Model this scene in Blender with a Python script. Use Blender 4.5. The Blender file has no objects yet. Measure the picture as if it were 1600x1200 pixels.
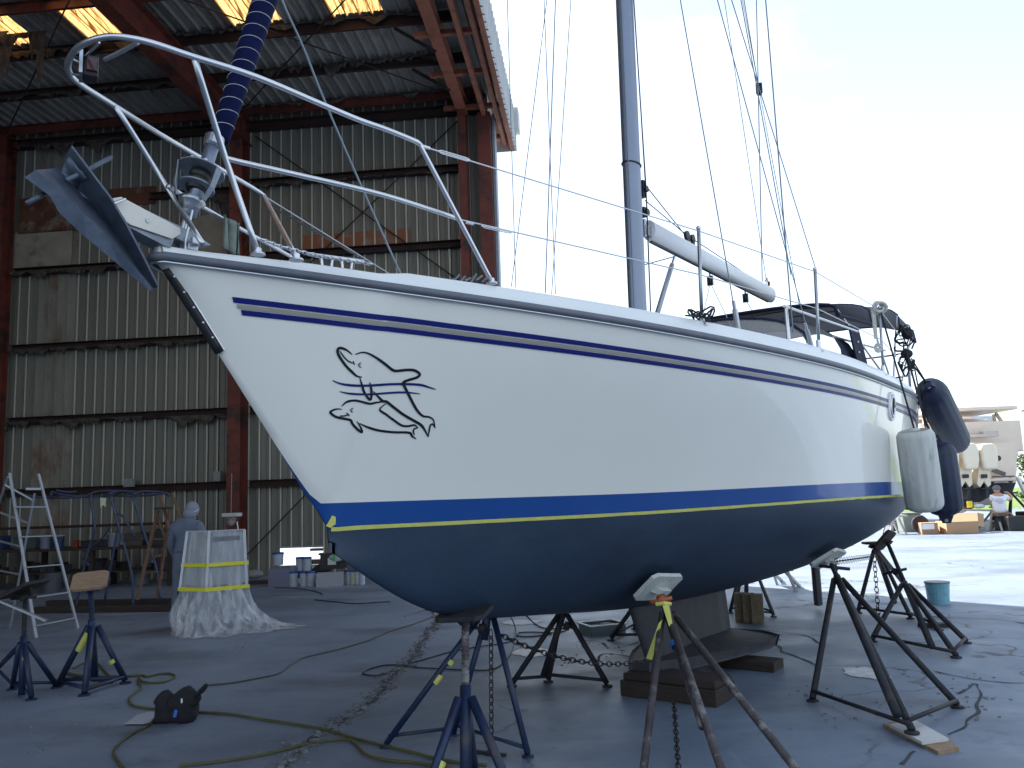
import bpy, bmesh, math, random
from math import sin, cos, tan, pi, radians as R
from mathutils import Vector as V, Matrix, noise
from mathutils.bvhtree import BVHTree
random.seed(7)
S = bpy.context.scene
COL = S.collection

# ------------------------------------------------------------------ camera
EYE = V((0, 0, 1.6)); FPX = 1300.0; PITCH = 0.1325; ROLL = 0.0356
Zp = V((0, -sin(PITCH), cos(PITCH))); FW = V((0, cos(PITCH), sin(PITCH))); Xp = V((1, 0, 0))
RT = Xp * cos(ROLL) - Zp * sin(ROLL); UP = Xp * sin(ROLL) + Zp * cos(ROLL)
cd = bpy.data.cameras.new("camera"); cd.sensor_width = 36; cd.lens = FPX / 1600 * 36
cd.clip_start = 0.05; cd.clip_end = 3000
cam = bpy.data.objects.new("camera", cd); COL.objects.link(cam); S.camera = cam
M = Matrix.Identity(4)
for i in range(3):
    M[i][0] = RT[i]; M[i][1] = UP[i]; M[i][2] = -FW[i]; M[i][3] = EYE[i]
cam.matrix_world = M

# ------------------------------------------------------------------ light
TO_SUN = V((-8.0, 9.9, 11.0)).normalized()
sun_el = math.asin(TO_SUN.z); sun_az = math.atan2(TO_SUN.x, TO_SUN.y)
w = bpy.data.worlds.new("World"); S.world = w; w.use_nodes = True
nt = w.node_tree; nt.nodes.clear()
wo = nt.nodes.new("ShaderNodeOutputWorld"); bg = nt.nodes.new("ShaderNodeBackground")
sk = nt.nodes.new("ShaderNodeTexSky"); sk.sky_type = 'NISHITA'; sk.sun_disc = False
sk.sun_elevation = sun_el; sk.sun_rotation = sun_az; sk.air_density = 1.0; sk.dust_density = 1.2; sk.ozone_density = 2.6
bg.inputs[1].default_value = 0.085
# soft white cloud banks, brightest low down
tc = nt.nodes.new("ShaderNodeTexCoord"); mp = nt.nodes.new("ShaderNodeMapping"); mp.inputs[3].default_value = (1, 1, 2.6)
nz = nt.nodes.new("ShaderNodeTexNoise"); nz.inputs['Scale'].default_value = 2.1; nz.inputs['Detail'].default_value = 7; nz.inputs['Roughness'].default_value = .55
cr = nt.nodes.new("ShaderNodeValToRGB"); cr.color_ramp.elements[0].position = .36; cr.color_ramp.elements[1].position = .62
mx = nt.nodes.new("ShaderNodeMix"); mx.data_type = 'RGBA'; mx.inputs[7].default_value = (5.6, 6.1, 6.3, 1)
sepn = nt.nodes.new("ShaderNodeSeparateXYZ"); mr = nt.nodes.new("ShaderNodeMapRange")
mr.inputs[1].default_value = .02; mr.inputs[2].default_value = .55; mr.inputs[3].default_value = .70; mr.inputs[4].default_value = .30
mxf = nt.nodes.new("ShaderNodeMath"); mxf.operation = 'MAXIMUM'
mul = nt.nodes.new("ShaderNodeMath"); mul.operation = 'MULTIPLY'; mul.inputs[1].default_value = .62
L_ = nt.links.new
L_(tc.outputs['Generated'], mp.inputs[0]); L_(mp.outputs[0], nz.inputs['Vector']); L_(nz.outputs[0], cr.inputs[0])
L_(tc.outputs['Generated'], sepn.inputs[0]); L_(sepn.outputs[2], mr.inputs[0])
L_(cr.outputs[0], mul.inputs[0]); L_(mul.outputs[0], mxf.inputs[0]); L_(mr.outputs[0], mxf.inputs[1])
L_(mxf.outputs[0], mx.inputs[0]); L_(sk.outputs[0], mx.inputs[6]); L_(mx.outputs[2], bg.inputs[0]); L_(bg.outputs[0], wo.inputs[0])
sd = bpy.data.lights.new("sun", 'SUN'); sd.energy = 5.0; sd.angle = R(.5); sd.color = (1, .95, .87)
so = bpy.data.objects.new("sun", sd); COL.objects.link(so); so.rotation_euler = TO_SUN.to_track_quat('Z', 'Y').to_euler()
S.view_settings.view_transform = 'Standard'; S.view_settings.look = 'None'; S.view_settings.gamma = 1
S.view_settings.use_curve_mapping = False; S.view_settings.exposure = 1.75
S.cycles.max_bounces = 8; S.cycles.diffuse_bounces = 4; S.cycles.transparent_max_bounces = 12

# ------------------------------------------------------------------ measuring helpers (photo pixel -> place in the world)
def ray(x, y): return FW + RT * ((x - 800) / FPX) - UP * ((y - 600) / FPX)
def G(x, y, z=0.0):
    d = ray(x, y); return EYE + d * ((z - 1.6) / d.z)
def Y(x, y, yy):
    d = ray(x, y); return EYE + d * (yy / d.y)
# boat frame: s aft of the stem, b to port, h above the tape line
BX0, BY0, ZW, PSI, TRIM = -1.5164, 3.4997, 1.4423, .6251, -.0056
SX = V((sin(PSI), cos(PSI), 0)); BX = V((cos(PSI), -sin(PSI), 0)); BO = V((BX0, BY0, ZW))
def B(s, b, h): return BO + SX * s + BX * b + V((0, 0, h + TRIM * (s - 4)))
def onb(x, y, b):
    d = ray(x, y); t = (b - (EYE - BO).dot(BX)) / d.dot(BX); return EYE + d * t
def onh(x, y, h):
    d = ray(x, y); t = (h - (EYE - BO).z) / d.z; return EYE + d * t

# ------------------------------------------------------------------ materials
MATS = {}
def mat(name, col, rough=.6, metal=0.0, var=.12, scale=3.0, bump=0.0, bscale=40, col2=None, coat=0, spec=.5, c2amt=.5, stretch=(1, 1, 1), trans=0, alpha=1, emit=None):
    if name in MATS: return MATS[name]
    m = bpy.data.materials.new(name); m.use_nodes = True; n = m.node_tree.nodes; l = m.node_tree.links
    b = n['Principled BSDF']; b.inputs['Roughness'].default_value = rough; b.inputs['Metallic'].default_value = metal
    b.inputs['Coat Weight'].default_value = coat; b.inputs['Coat Roughness'].default_value = .05
    b.inputs['Specular IOR Level'].default_value = spec
    b.inputs['Alpha'].default_value = alpha; b.inputs['Transmission Weight'].default_value = trans
    t = n.new('ShaderNodeTexCoord'); mpn = n.new('ShaderNodeMapping'); mpn.inputs[3].default_value = stretch
    l.new(t.outputs['Object'], mpn.inputs[0])
    nz = n.new('ShaderNodeTexNoise'); nz.inputs['Scale'].default_value = scale; nz.inputs['Detail'].default_value = 6; nz.inputs['Roughness'].default_value = .62
    l.new(mpn.outputs[0], nz.inputs['Vector'])
    c = n.new('ShaderNodeValToRGB'); e = c.color_ramp.elements
    c0 = [max(0, x * (1 - var)) for x in col[:3]] + [1]; c1 = [min(1, x * (1 + var)) for x in col[:3]] + [1]
    e[0].position = .3; e[0].color = c0; e[1].position = .7; e[1].color = c1
    l.new(nz.outputs[0], c.inputs[0]); out = c.outputs[0]
    if col2:
        nz2 = n.new('ShaderNodeTexNoise'); nz2.inputs['Scale'].default_value = scale * .7; nz2.inputs['Detail'].default_value = 9; nz2.inputs['Roughness'].default_value = .7
        mp2 = n.new('ShaderNodeMapping'); mp2.inputs[1].default_value = (7.3, 2.1, 4.4); mp2.inputs[3].default_value = stretch
        l.new(t.outputs['Object'], mp2.inputs[0]); l.new(mp2.outputs[0], nz2.inputs['Vector'])
        r2 = n.new('ShaderNodeValToRGB'); r2.color_ramp.elements[0].position = 1 - c2amt - .06; r2.color_ramp.elements[1].position = 1 - c2amt + .06
        l.new(nz2.outputs[0], r2.inputs[0])
        mxx = n.new('ShaderNodeMix'); mxx.data_type = 'RGBA'; mxx.inputs[7].default_value = (*col2, 1)
        l.new(r2.outputs[0], mxx.inputs[0]); l.new(out, mxx.inputs[6]); out = mxx.outputs[2]
    l.new(out, b.inputs['Base Color'])
    if bump:
        nb = n.new('ShaderNodeTexNoise'); nb.inputs['Scale'].default_value = bscale; nb.inputs['Detail'].default_value = 4
        l.new(t.outputs['Object'], nb.inputs['Vector'])
        bp = n.new('ShaderNodeBump'); bp.inputs['Strength'].default_value = bump; bp.inputs['Distance'].default_value = .01
        l.new(nb.outputs[0], bp.inputs['Height']); l.new(bp.outputs[0], b.inputs['Normal'])
    if emit: b.inputs['Emission Color'].default_value = (*emit, 1); b.inputs['Emission Strength'].default_value = 1
    MATS[name] = m; return m
gel = mat('white_gelcoat', (.79, .772, .715), .34, var=.03, scale=.7, coat=.6)
gel_deck = mat('deck_gelcoat', (.76, .77, .77), .38, var=.03, scale=2, coat=.2)
boot = mat('boot_blue', (.004, .060, .27), .22, var=.05, coat=.6)
anti = mat('antifouling', (.019, .037, .070), .50, var=.18, scale=1.6, bump=.15, bscale=35, col2=(.026, .046, .078), c2amt=.42, stretch=(1, 1, 2.2))
keelm = mat('keel_paint', (.036, .036, .045), .7, var=.25, scale=3, col2=(.060, .052, .055), c2amt=.4, stretch=(3, 3, .6), bump=.2)
navy = mat('stripe_navy', (.002, .008, .14), .4, var=.03, coat=.1, spec=.3)
taupe = mat('stripe_taupe', (.30, .285, .25), .35, var=.03, coat=.3)
ink = mat('decal_ink', (.006, .008, .014), .3, var=.05)
inkblue = mat('decal_blue', (.006, .014, .13), .3, var=.05)
rubber = mat('rub_rail', (.12, .13, .16), .5, var=.15, scale=8, bump=.1)
steel = mat('polished_steel', (.62, .63, .66), .36, 1, var=.03)
steeld = mat('dull_steel', (.42, .44, .48), .38, 1, var=.12, scale=14)
anch = mat('anchor_galv', (.095, .115, .155), .5, .5, var=.25, scale=12, bump=.15)
galv = mat('galvanised', (.22, .25, .29), .5, .55, var=.22, scale=14, bump=.15)
alu = mat('mast_alu', (.22, .25, .32), .42, .65, var=.05)
alul = mat('ladder_alu', (.34, .36, .40), .45, .6, var=.08)
boomw = mat('boom_white', (.70, .70, .72), .35, var=.04)
black = mat('black_plastic', (.012, .012, .014), .5, var=.2)
red = mat('red_lens', (.05, .001, .003), .2, var=.05, coat=.4)
sailc = mat('sail_canvas', (.0015, .005, .038), .95, spec=.2, var=.25, scale=14, bump=.3, bscale=180)
canvas = mat('navy_canvas', (.007, .010, .032), .85, var=.25, scale=14, bump=.3, bscale=180)
canvasd = mat('dark_canvas', (.035, .034, .045), .85, var=.2, scale=5, bump=.2, bscale=120)
ropew = mat('rope_white', (.55, .55, .52), .8, var=.2, scale=40)
ropeb = mat('rope_black', (.012, .012, .016), .8, var=.2)
cordg = mat('cord_olive', (.085, .080, .022), .6, var=.3, scale=6)
wire = mat('rigging_wire', (.20, .24, .28), .5, .5, var=.05)
fendw = mat('fender_white', (.50, .51, .49), .55, var=.12, scale=6, col2=(.30, .30, .28), c2amt=.38, bump=.2, stretch=(3, 3, .5))
fendn = mat('fender_navy', (.012, .022, .055), .55, var=.25, scale=9, bump=.15)
tape = mat('yellow_tape', (.56, .55, .13), .6, var=.1, scale=20)
stand = mat('stand_paint', (.007, .020, .062), .5, var=.35, scale=6, col2=(.045, .035, .032), c2amt=.40, bump=.2)
standr = mat('stand_rusty', (.05, .04, .045), .65, var=.4, scale=9, col2=(.20, .19, .19), c2amt=.42, bump=.3)
standd = mat('stand_dark', (.011, .013, .020), .7, var=.35, scale=9, col2=(.04, .03, .025), c2amt=.42, bump=.3)
orange = mat('orange_paint', (.38, .09, .03), .6, var=.25, scale=20)
padw = mat('pad_white', (.52, .54, .50), .7, var=.15, scale=14, col2=(.18, .19, .18), c2amt=.35)
wood = mat('ply_wood', (.28, .19, .12), .8, var=.25, scale=8, stretch=(1, 6, 1), bump=.2)
woodd = mat('dark_timber', (.030, .020, .017), .85, var=.35, scale=6, stretch=(1, 1, 8), bump=.3)
redst = mat('red_oxide_steel', (.115, .022, .014), .65, var=.3, scale=3, col2=(.03, .012, .010), c2amt=.44, bump=.2)
redlt = mat('primer_steel', (.26, .085, .050), .7, var=.2, scale=4, col2=(.14, .035, .02), c2amt=.4, bump=.15)
drkst = mat('sooty_steel', (.026, .010, .008), .8, var=.4, scale=3, bump=.3, bscale=20)
insul = mat('torn_insulation', (.055, .045, .038), .95, var=.6, scale=9, col2=(.20, .18, .15), c2amt=.33, bump=.5)
chainm = mat('chain_steel', (.030, .026, .026), .6, .4, var=.3, scale=20)
concrete_block = mat('cinder_block', (.16, .125, .085), .95, var=.25, scale=20, bump=.5)
card = mat('cardboard', (.42, .26, .15), .85, var=.06, scale=4)
white = mat('white_paint', (.72, .72, .72), .5, var=.05)
blue = mat('blue_plastic', (.01, .05, .30), .4, var=.1)
bucketw = mat('bucket_white', (.36, .40, .46), .5, var=.25, scale=14, col2=(.12, .15, .25), c2amt=.35, stretch=(1, 1, 3))
grey = mat('grey_plastic', (.20, .215, .22), .6, var=.15)
skin = mat('skin', (.45, .24, .16), .55, var=.05)
suitm = mat('grey_coverall', (.12, .145, .20), .8, var=.18, scale=6, bump=.4, bscale=14)
tshirt = mat('white_tshirt', (.70, .70, .74), .85, var=.05, bump=.2, bscale=12)
shorts = mat('dark_shorts', (.04, .045, .055), .85, var=.15)
greyleaf = mat('leaf_green', (.050, .095, .022), .6, var=.5, scale=1.4)
bark = mat('bark', (.10, .075, .05), .9, var=.3)
boatbeige = mat('boat_beige', (.70, .58, .48), .35, var=.04, coat=.3)
cowl = mat('outboard_cream', (.74, .66, .52), .3, var=.04, coat=.4)
boatblack = mat('boat_bottom_black', (.018, .018, .024), .7, var=.25, scale=2)
redplastic = mat('red_plastic', (.40, .035, .02), .5, var=.1)
green = mat('green_plastic', (.05, .40, .10), .5, var=.1)
yellow = mat('yellow_plastic', (.75, .60, .03), .5, var=.1)
towel = mat('grey_green_towel', (.16, .19, .17), .95, var=.2, scale=20, bump=.4)

# ------------------------------------------------------------------ mesh helpers: everything is given in world coordinates
BASE = {}
class MB:
    def __init__(s): s.v = []; s.f = []; s.m = []; s.cur = 0
    def add(s, vs, fs):
        o = len(s.v); s.v += [V(p) for p in vs]; s.f += [tuple(i + o for i in f) for f in fs]; s.m += [s.cur] * len(fs)
    def box(s, c, d, ax=None):
        c = V(c); ax = ax or (V((1, 0, 0)), V((0, 1, 0)), V((0, 0, 1)))
        vs = [c + ax[0] * (d[0] / 2 * i) + ax[1] * (d[1] / 2 * j) + ax[2] * (d[2] / 2 * k) for i in (-1, 1) for j in (-1, 1) for k in (-1, 1)]
        s.add(vs, [(0, 1, 3, 2), (4, 6, 7, 5), (0, 4, 5, 1), (2, 3, 7, 6), (0, 2, 6, 4), (1, 5, 7, 3)])
    def beam(s, a, b, w, h, up=V((0, 0, 1))):
        a = V(a); b = V(b); d = (b - a); L = d.length; d.normalize()
        x = d.cross(up)
        if x.length < 1e-4: x = d.cross(V((1, 0, 0)))
        x.normalize(); z = x.cross(d)
        s.box((a + b) / 2, (w, L, h), (x, d, z))
    def channel(s, a, b, w, h, t=.012, up=V((0, 0, 1)), side=1):
        """C section: web and two flanges"""
        a = V(a); b = V(b); d = (b - a).normalized(); x = d.cross(up).normalized(); z = x.cross(d)
        s.beam(a - x * side * (w / 2 - t / 2), b - x * side * (w / 2 - t / 2), t, h, up)
        for k in (-1, 1): s.beam(a + z * k * (h / 2 - t / 2) + x * side * t * .55, b + z * k * (h / 2 - t / 2) + x * side * t * .55, w - t * 1.1, t, up)
    def ibeam(s, a, b, w, h, t=.014, up=V((0, 0, 1))):
        a = V(a); b = V(b); d = (b - a).normalized(); x = d.cross(up)
        if x.length < 1e-4: x = d.cross(V((1, 0, 0)))
        x.normalize(); z = x.cross(d)
        s.box((a + b) / 2, (t, (b - a).length, h - 2 * t), (x, d, z))
        for k in (-1, 1): s.box((a + b) / 2 + z * k * (h / 2 - t / 2), (w, (b - a).length, t), (x, d, z))
    def tube(s, pts, r, n=8, cap=True):
        pts = [V(p) for p in pts]; N = len(pts); rr = r if isinstance(r, (list, tuple)) else [r] * N
        up = None; rings = []
        for i, p in enumerate(pts):
            t = (pts[min(i + 1, N - 1)] - pts[max(i - 1, 0)])
            if t.length < 1e-9: t = V((0, 0, 1))
            t.normalize()
            if up is None:
                up = t.orthogonal().normalized()
            else:
                up = (up - t * up.dot(t))
                if up.length < 1e-6: up = t.orthogonal()
                up.normalize()
            q = t.cross(up)
            rings.append([p + (up * cos(2 * pi * k / n) + q * sin(2 * pi * k / n)) * rr[i] for k in range(n)])
        vs = [p for rg in rings for p in rg]; fs = []
        for i in range(N - 1):
            for k in range(n): fs.append((i * n + k, i * n + (k + 1) % n, (i + 1) * n + (k + 1) % n, (i + 1) * n + k))
        if cap: fs.append(tuple(range(n - 1, -1, -1))); fs.append(tuple((N - 1) * n + k for k in range(n)))
        s.add(vs, fs)
    def lathe(s, a, axis, prof, n=20, ref=None):
        """prof: (distance along axis, radius)"""
        a = V(a); axis = V(axis).normalized(); u = (ref or axis.orthogonal()).normalized(); q = axis.cross(u); vs = []; fs = []
        for t, r in prof: vs += [a + axis * t + (u * cos(2 * pi * k / n) + q * sin(2 * pi * k / n)) * r for k in range(n)]
        for i in range(len(prof) - 1):
            for k in range(n): fs.append((i * n + k, i * n + (k + 1) % n, (i + 1) * n + (k + 1) % n, (i + 1) * n + k))
        fs.append(tuple(range(n - 1, -1, -1))); fs.append(tuple((len(prof) - 1) * n + k for k in range(n)))
        s.add(vs, fs)
    def prism(s, pts, d):
        pts = [V(p) for p in pts]; n = len(pts); d = V(d)
        s.add(pts + [p + d for p in pts], [tuple(range(n - 1, -1, -1)), tuple(range(n, 2 * n))] + [(i, (i + 1) % n, n + (i + 1) % n, n + i) for i in range(n)])
    def grid(s, rows):
        n = len(rows[0]); vs = [p for r in rows for p in r]
        s.add(vs, [(i * n + j, i * n + j + 1, (i + 1) * n + j + 1, (i + 1) * n + j) for i in range(len(rows) - 1) for j in range(n - 1)])
    def ribbon(s, pts, nrm, widths):
        """flat strip along pts lying on a surface with normals nrm"""
        L = []; Rr = []
        for i, p in enumerate(pts):
            t = (pts[min(i + 1, len(pts) - 1)] - pts[max(i - 1, 0)]).normalized(); x = t.cross(nrm[i]).normalized(); wd = widths[i] if isinstance(widths, list) else widths
            L.append(p - x * wd / 2); Rr.append(p + x * wd / 2)
        s.grid([L, Rr])
    def sphere(s, c, r, n=10, sc=(1, 1, 1), ax=None):
        c = V(c); ax = ax or (V((1, 0, 0)), V((0, 1, 0)), V((0, 0, 1)))
        prof = []; vs = []; fs = []
        for i in range(n + 1):
            a = -pi / 2 + pi * i / n
            for k in range(2 * n):
                th = pi * k / n
                vs.append(c + ax[0] * (r * sc[0] * cos(a) * cos(th)) + ax[1] * (r * sc[1] * cos(a) * sin(th)) + ax[2] * (r * sc[2] * sin(a)))
        for i in range(n):
            for k in range(2 * n): fs.append((i * 2 * n + k, i * 2 * n + (k + 1) % (2 * n), (i + 1) * 2 * n + (k + 1) % (2 * n), (i + 1) * 2 * n + k))
        s.add(vs, fs)
    def build(s, name, m, parent=None, smooth=False, base=None, solid=0, bevel=0, weld=False):
        if base is None: base = BASE[parent.name] if parent else V((0, 0, 0))
        base = V(base)
        me = bpy.data.meshes.new(name); me.from_pydata([p - base for p in s.v], [], s.f)
        for mm in (m if isinstance(m, (list, tuple)) else [m]): me.materials.append(mm)
        me.polygons.foreach_set('material_index', s.m)
        if smooth: me.polygons.foreach_set('use_smooth', [True] * len(me.polygons))
        me.update()
        if weld:
            bm = bmesh.new(); bm.from_mesh(me); bmesh.ops.remove_doubles(bm, verts=bm.verts, dist=.0006); bmesh.ops.recalc_face_normals(bm, faces=bm.faces); bm.to_mesh(me); bm.free()
        o = bpy.data.objects.new(name, me); COL.objects.link(o)
        if parent: o.parent = parent; o.location = base - BASE[parent.name]
        else: o.location = base
        if solid: md = o.modifiers.new('Solidify', 'SOLIDIFY'); md.thickness = solid; md.offset = 0
        if bevel: md = o.modifiers.new('Bevel', 'BEVEL'); md.width = bevel; md.segments = 2; md.limit_method = 'ANGLE'
        BASE[o.name] = base
        return o
def thing(name, label, cat, base, group=None):
    o = bpy.data.objects.new(name, None); COL.objects.link(o); o.location = base; o.empty_display_size = .1
    BASE[o.name] = V(base); o['label'] = label; o['category'] = cat
    if group: o['group'] = group
    return o
def tag(o, label=None, cat=None, group=None, kind=None):
    if label: o['label'] = label
    if cat: o['category'] = cat
    if group: o['group'] = group
    if kind: o['kind'] = kind
    return o
def smooth_path(pts, k=6):
    """Catmull-Rom through points"""
    pts = [V(p) for p in pts]; out = []
    for i in range(len(pts) - 1):
        a = pts[max(i - 1, 0)]; b = pts[i]; c = pts[i + 1]; d = pts[min(i + 2, len(pts) - 1)]
        for j in range(k):
            t = j / k; out.append(.5 * ((2 * b) + (c - a) * t + (2 * a - 5 * b + 4 * c - d) * t * t + (3 * b - a - 3 * c + d) * t ** 3))
    out.append(pts[-1]); return out
def lin(a, b, n): return [V(a).lerp(V(b), i / n) for i in range(n + 1)]
# ================================================================== SETTING: the yard slab
def ground_mat():
    m = bpy.data.materials.new('yard_concrete'); m.use_nodes = True; n = m.node_tree.nodes; l = m.node_tree.links
    b = n['Principled BSDF']; t = n.new('ShaderNodeTexCoord')
    def noi(sc, det=6, ro=.6, vec=None, stretch=None):
        q = n.new('ShaderNodeTexNoise'); q.inputs['Scale'].default_value = sc; q.inputs['Detail'].default_value = det; q.inputs['Roughness'].default_value = ro
        if stretch:
            mp = n.new('ShaderNodeMapping'); mp.inputs[3].default_value = stretch; l.new(t.outputs['Object'], mp.inputs[0]); l.new(mp.outputs[0], q.inputs['Vector'])
        else: l.new(vec or t.outputs['Object'], q.inputs['Vector'])
        return q.outputs[0]
    def ramp(src, p0, p1, c0=(0, 0, 0, 1), c1=(1, 1, 1, 1)):
        q = n.new('ShaderNodeValToRGB'); e = q.color_ramp.elements; e[0].position = p0; e[1].position = p1; e[0].color = c0; e[1].color = c1
        l.new(src, q.inputs[0]); return q.outputs[0]
    def mixc(f, a, c):
        q = n.new('ShaderNodeMix'); q.data_type = 'RGBA'; l.new(f, q.inputs[0])
        if isinstance(a, tuple): q.inputs[6].default_value = a
        else: l.new(a, q.inputs[6])
        if isinstance(c, tuple): q.inputs[7].default_value = c
        else: l.new(c, q.inputs[7])
        return q.outputs[2]
    def math_(op, a, c=None):
        q = n.new('ShaderNodeMath'); q.operation = op
        if isinstance(a, (int, float)): q.inputs[0].default_value = a
        else: l.new(a, q.inputs[0])
        if c is not None:
            if isinstance(c, (int, float)): q.inputs[1].default_value = c
            else: l.new(c, q.inputs[1])
        return q.outputs[0]
    base = ramp(noi(.35, 8, .65), .3, .72, (.110, .150, .215, 1), (.220, .268, .340, 1))
    c = mixc(ramp(noi(2.3, 9, .72), .56, .70), base, (.10, .125, .165, 1))
    c = mixc(ramp(noi(.9, 7, .7, stretch=(1.6, .35, 1)), .60, .72), c, (.22, .26, .31, 1))
    c = mixc(ramp(noi(26, 4, .7), .66, .74), c, (.08, .10, .13, 1))
    c = mixc(ramp(noi(60, 2, .5), .70, .76), c, (.34, .37, .41, 1))
    # hairline cracks, stronger in some areas
    vo = n.new('ShaderNodeTexVoronoi'); vo.feature = 'DISTANCE_TO_EDGE'; vo.inputs['Scale'].default_value = .42
    nv = n.new('ShaderNodeTexNoise'); nv.inputs['Scale'].default_value = 1.6; nv.inputs['Detail'].default_value = 8; l.new(t.outputs['Object'], nv.inputs['Vector'])
    mv = n.new('ShaderNodeMix'); mv.data_type = 'RGBA'; mv.blend_type = 'LINEAR_LIGHT'; mv.inputs[0].default_value = .55
    l.new(t.outputs['Object'], mv.inputs[6]); l.new(nv.outputs[1], mv.inputs[7]); l.new(mv.outputs[2], vo.inputs['Vector'])
    crack = ramp(vo.outputs[0], .0, .014, (1, 1, 1, 1), (0, 0, 0, 1))
    mask = ramp(noi(.30, 5, .6, stretch=(1, 1, 1)), .46, .54)
    sx_ = n.new('ShaderNodeSeparateXYZ'); l.new(t.outputs['Object'], sx_.inputs[0])
    gx = n.new('ShaderNodeMapRange'); gx.inputs[1].default_value = -1.5; gx.inputs[2].default_value = 1.0; gx.inputs[3].default_value = .12; l.new(sx_.outputs[0], gx.inputs[0])
    crk = math_('MULTIPLY', math_('MULTIPLY', crack, mask), gx.outputs[0])
    c = mixc(crk, c, (.030, .032, .04, 1))
    # dark damp stains
    c = mixc(math_('MULTIPLY', ramp(noi(.55, 6, .6, stretch=(.7, 1.6, 1)), .50, .68), .55), c, (.062, .066, .078, 1))
    l.new(c, b.inputs['Base Color'])
    rr = ramp(noi(1.1, 6, .6), .3, .7, (.42, .42, .42, 1), (.72, .72, .72, 1)); l.new(rr, b.inputs['Roughness'])
    hb = math_('SUBTRACT', math_('MULTIPLY', noi(30, 6, .75), .6), crk)
    bp = n.new('ShaderNodeBump'); bp.inputs['Strength'].default_value = .25; bp.inputs['Distance'].default_value = .008
    l.new(hb, bp.inputs['Height']); l.new(bp.outputs[0], b.inputs['Normal'])
    return m
g = MB(); g.add([(-400, -400, 0), (400, -400, 0), (400, 600, 0), (-400, 600, 0)], [(0, 1, 2, 3)])
tag(g.build('ground', ground_mat()), kind='structure')
lawnm = mat('lawn', (.10, .16, .03), .9, var=.35, scale=.6, bump=.5, bscale=8)
g = MB(); g.add([(-60, 47, .004), (140, 38, .004), (160, 120, .004), (-80, 140, .004)], [(0, 1, 2, 3)])
tag(g.build('lawn', lawnm), kind='structure')
# broken joint across the slab: chips of concrete, cracked-off crumbs
gr = MB(); crk = [G(*p) for p in [(700, 955), (672, 985), (655, 1012), (640, 1035), (612, 1055), (590, 1082), (560, 1112), (520, 1135), (470, 1170), (450, 1198)]]
cp = smooth_path(crk, 30)
for p in cp:
    for k in range(3):
        r_ = random.uniform(.004, .018) if random.random() < .92 else random.uniform(.02, .04); q = p + V((random.gauss(0, .055), random.gauss(0, .03), 0))
        gr.box(q + V((0, 0, r_ * .25)), (r_ * random.uniform(.7, 2), r_ * random.uniform(.7, 1.6), r_ * .6), (V((cos(q.x * 60), sin(q.x * 60), 0)), V((-sin(q.x * 60), cos(q.x * 60), 0)), V((0, 0, 1))))
crumb = mat('concrete_crumbs', (.16, .165, .18), .9, var=.5, scale=20)
for p in [(1460, 965), (1390, 1050), (1500, 1105), (1510, 1120), (1290, 1090), (1335, 1110), (1540, 1090), (1520, 1060), (1500, 1085), (1380, 1100), (1310, 1130), (1260, 1080), (890, 975), (925, 1010), (900, 1030), (960, 1015), (870, 1035), (800, 995), (830, 1010), (1150, 990), (1190, 1000), (100, 1140), (60, 1170), (380, 1010)]:
    for k in range(9):
        q = G(*p) + V((random.gauss(0, .12), random.gauss(0, .12), 0)); r_ = random.uniform(.004, .016)
        gr.box(q + V((0, 0, r_ * .25)), (r_ * 1.5, r_, r_ * .6))
tag(gr.build('rubble', crumb), kind='stuff')
# ragged groove of the broken joint, dark, hugging the slab
dk = mat('joint_dirt', (.045, .047, .058), .95, var=.4, scale=12)
def ragged(mb, pts, w0, z, seed=0):
    L = []; Rr = []
    for i, p in enumerate(pts):
        t = (pts[min(i + 1, len(pts) - 1)] - pts[max(i - 1, 0)]).normalized(); x = V((t.y, -t.x, 0))
        a = w0 * (.15 + 1.2 * max(0, noise.noise(p * 5 + V((seed, 0, 0))) + .35)); b_ = w0 * (.15 + 1.2 * max(0, noise.noise(p * 5 + V((0, seed + 9, 0))) + .35))
        c_ = x * .06 * noise.noise(p * 3 + V((0, 0, seed)))
        L.append(V((p.x, p.y, z)) + c_ - x * a); Rr.append(V((p.x, p.y, z)) + c_ + x * b_)
    mb.grid([L, Rr])
g = MB(); ragged(g, cp, .035, .0045)
for poly in [[(1500, 1085), (1525, 1070), (1530, 1110), (1515, 1130), (1480, 1148)], [(1460, 1050), (1520, 1062), (1570, 1068), (1600, 1068)], [(1200, 985), (1260, 995), (1290, 1010)], [(1200, 1000), (1230, 1020), (1280, 1045)],
             [(1430, 962), (1500, 966), (1560, 968), (1600, 975)], [(1408, 1195), (1425, 1180), (1432, 1175)], [(940, 1005), (960, 1013), (1000, 1005)], [(930, 1040), (945, 1022), (990, 1028)], [(1150, 985), (1190, 988), (1225, 992)]]:
    ragged(g, smooth_path([G(*p) for p in poly], 24), .016, .0045, len(poly) + poly[0][0])
tag(g.build('floor_crack', dk), kind='structure')
# dried paint spills
def spill(px_, r, name_label, m, asp=1.0):
    c = G(*px_); mb = MB(); n_ = 60; ring = []; ring2 = []
    for k in range(n_):
        a = 2 * pi * k / n_; rr = r * (1 + .35 * noise.noise(V((cos(a) * 1.5, sin(a) * 1.5, r * 7))) + .12 * noise.noise(V((cos(a) * 6, sin(a) * 6, r * 3))))
        ring.append(c + V((cos(a) * rr, sin(a) * rr * asp, .004))); ring2.append(c + V((cos(a) * rr * .93, sin(a) * rr * asp * .93, .007)))
    mb.add(ring + ring2, [(k, (k + 1) % n_, n_ + (k + 1) % n_, n_ + k) for k in range(n_)] + [tuple(range(n_, 2 * n_))])
    o = mb.build('paint_spill', m, base=c); tag(o, name_label, 'paint spill', 'dried paint spills on the concrete')
spm = mat('spilt_paint', (.50, .52, .53), .5, var=.25, scale=7, col2=(.30, .29, .20), c2amt=.4)
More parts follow.
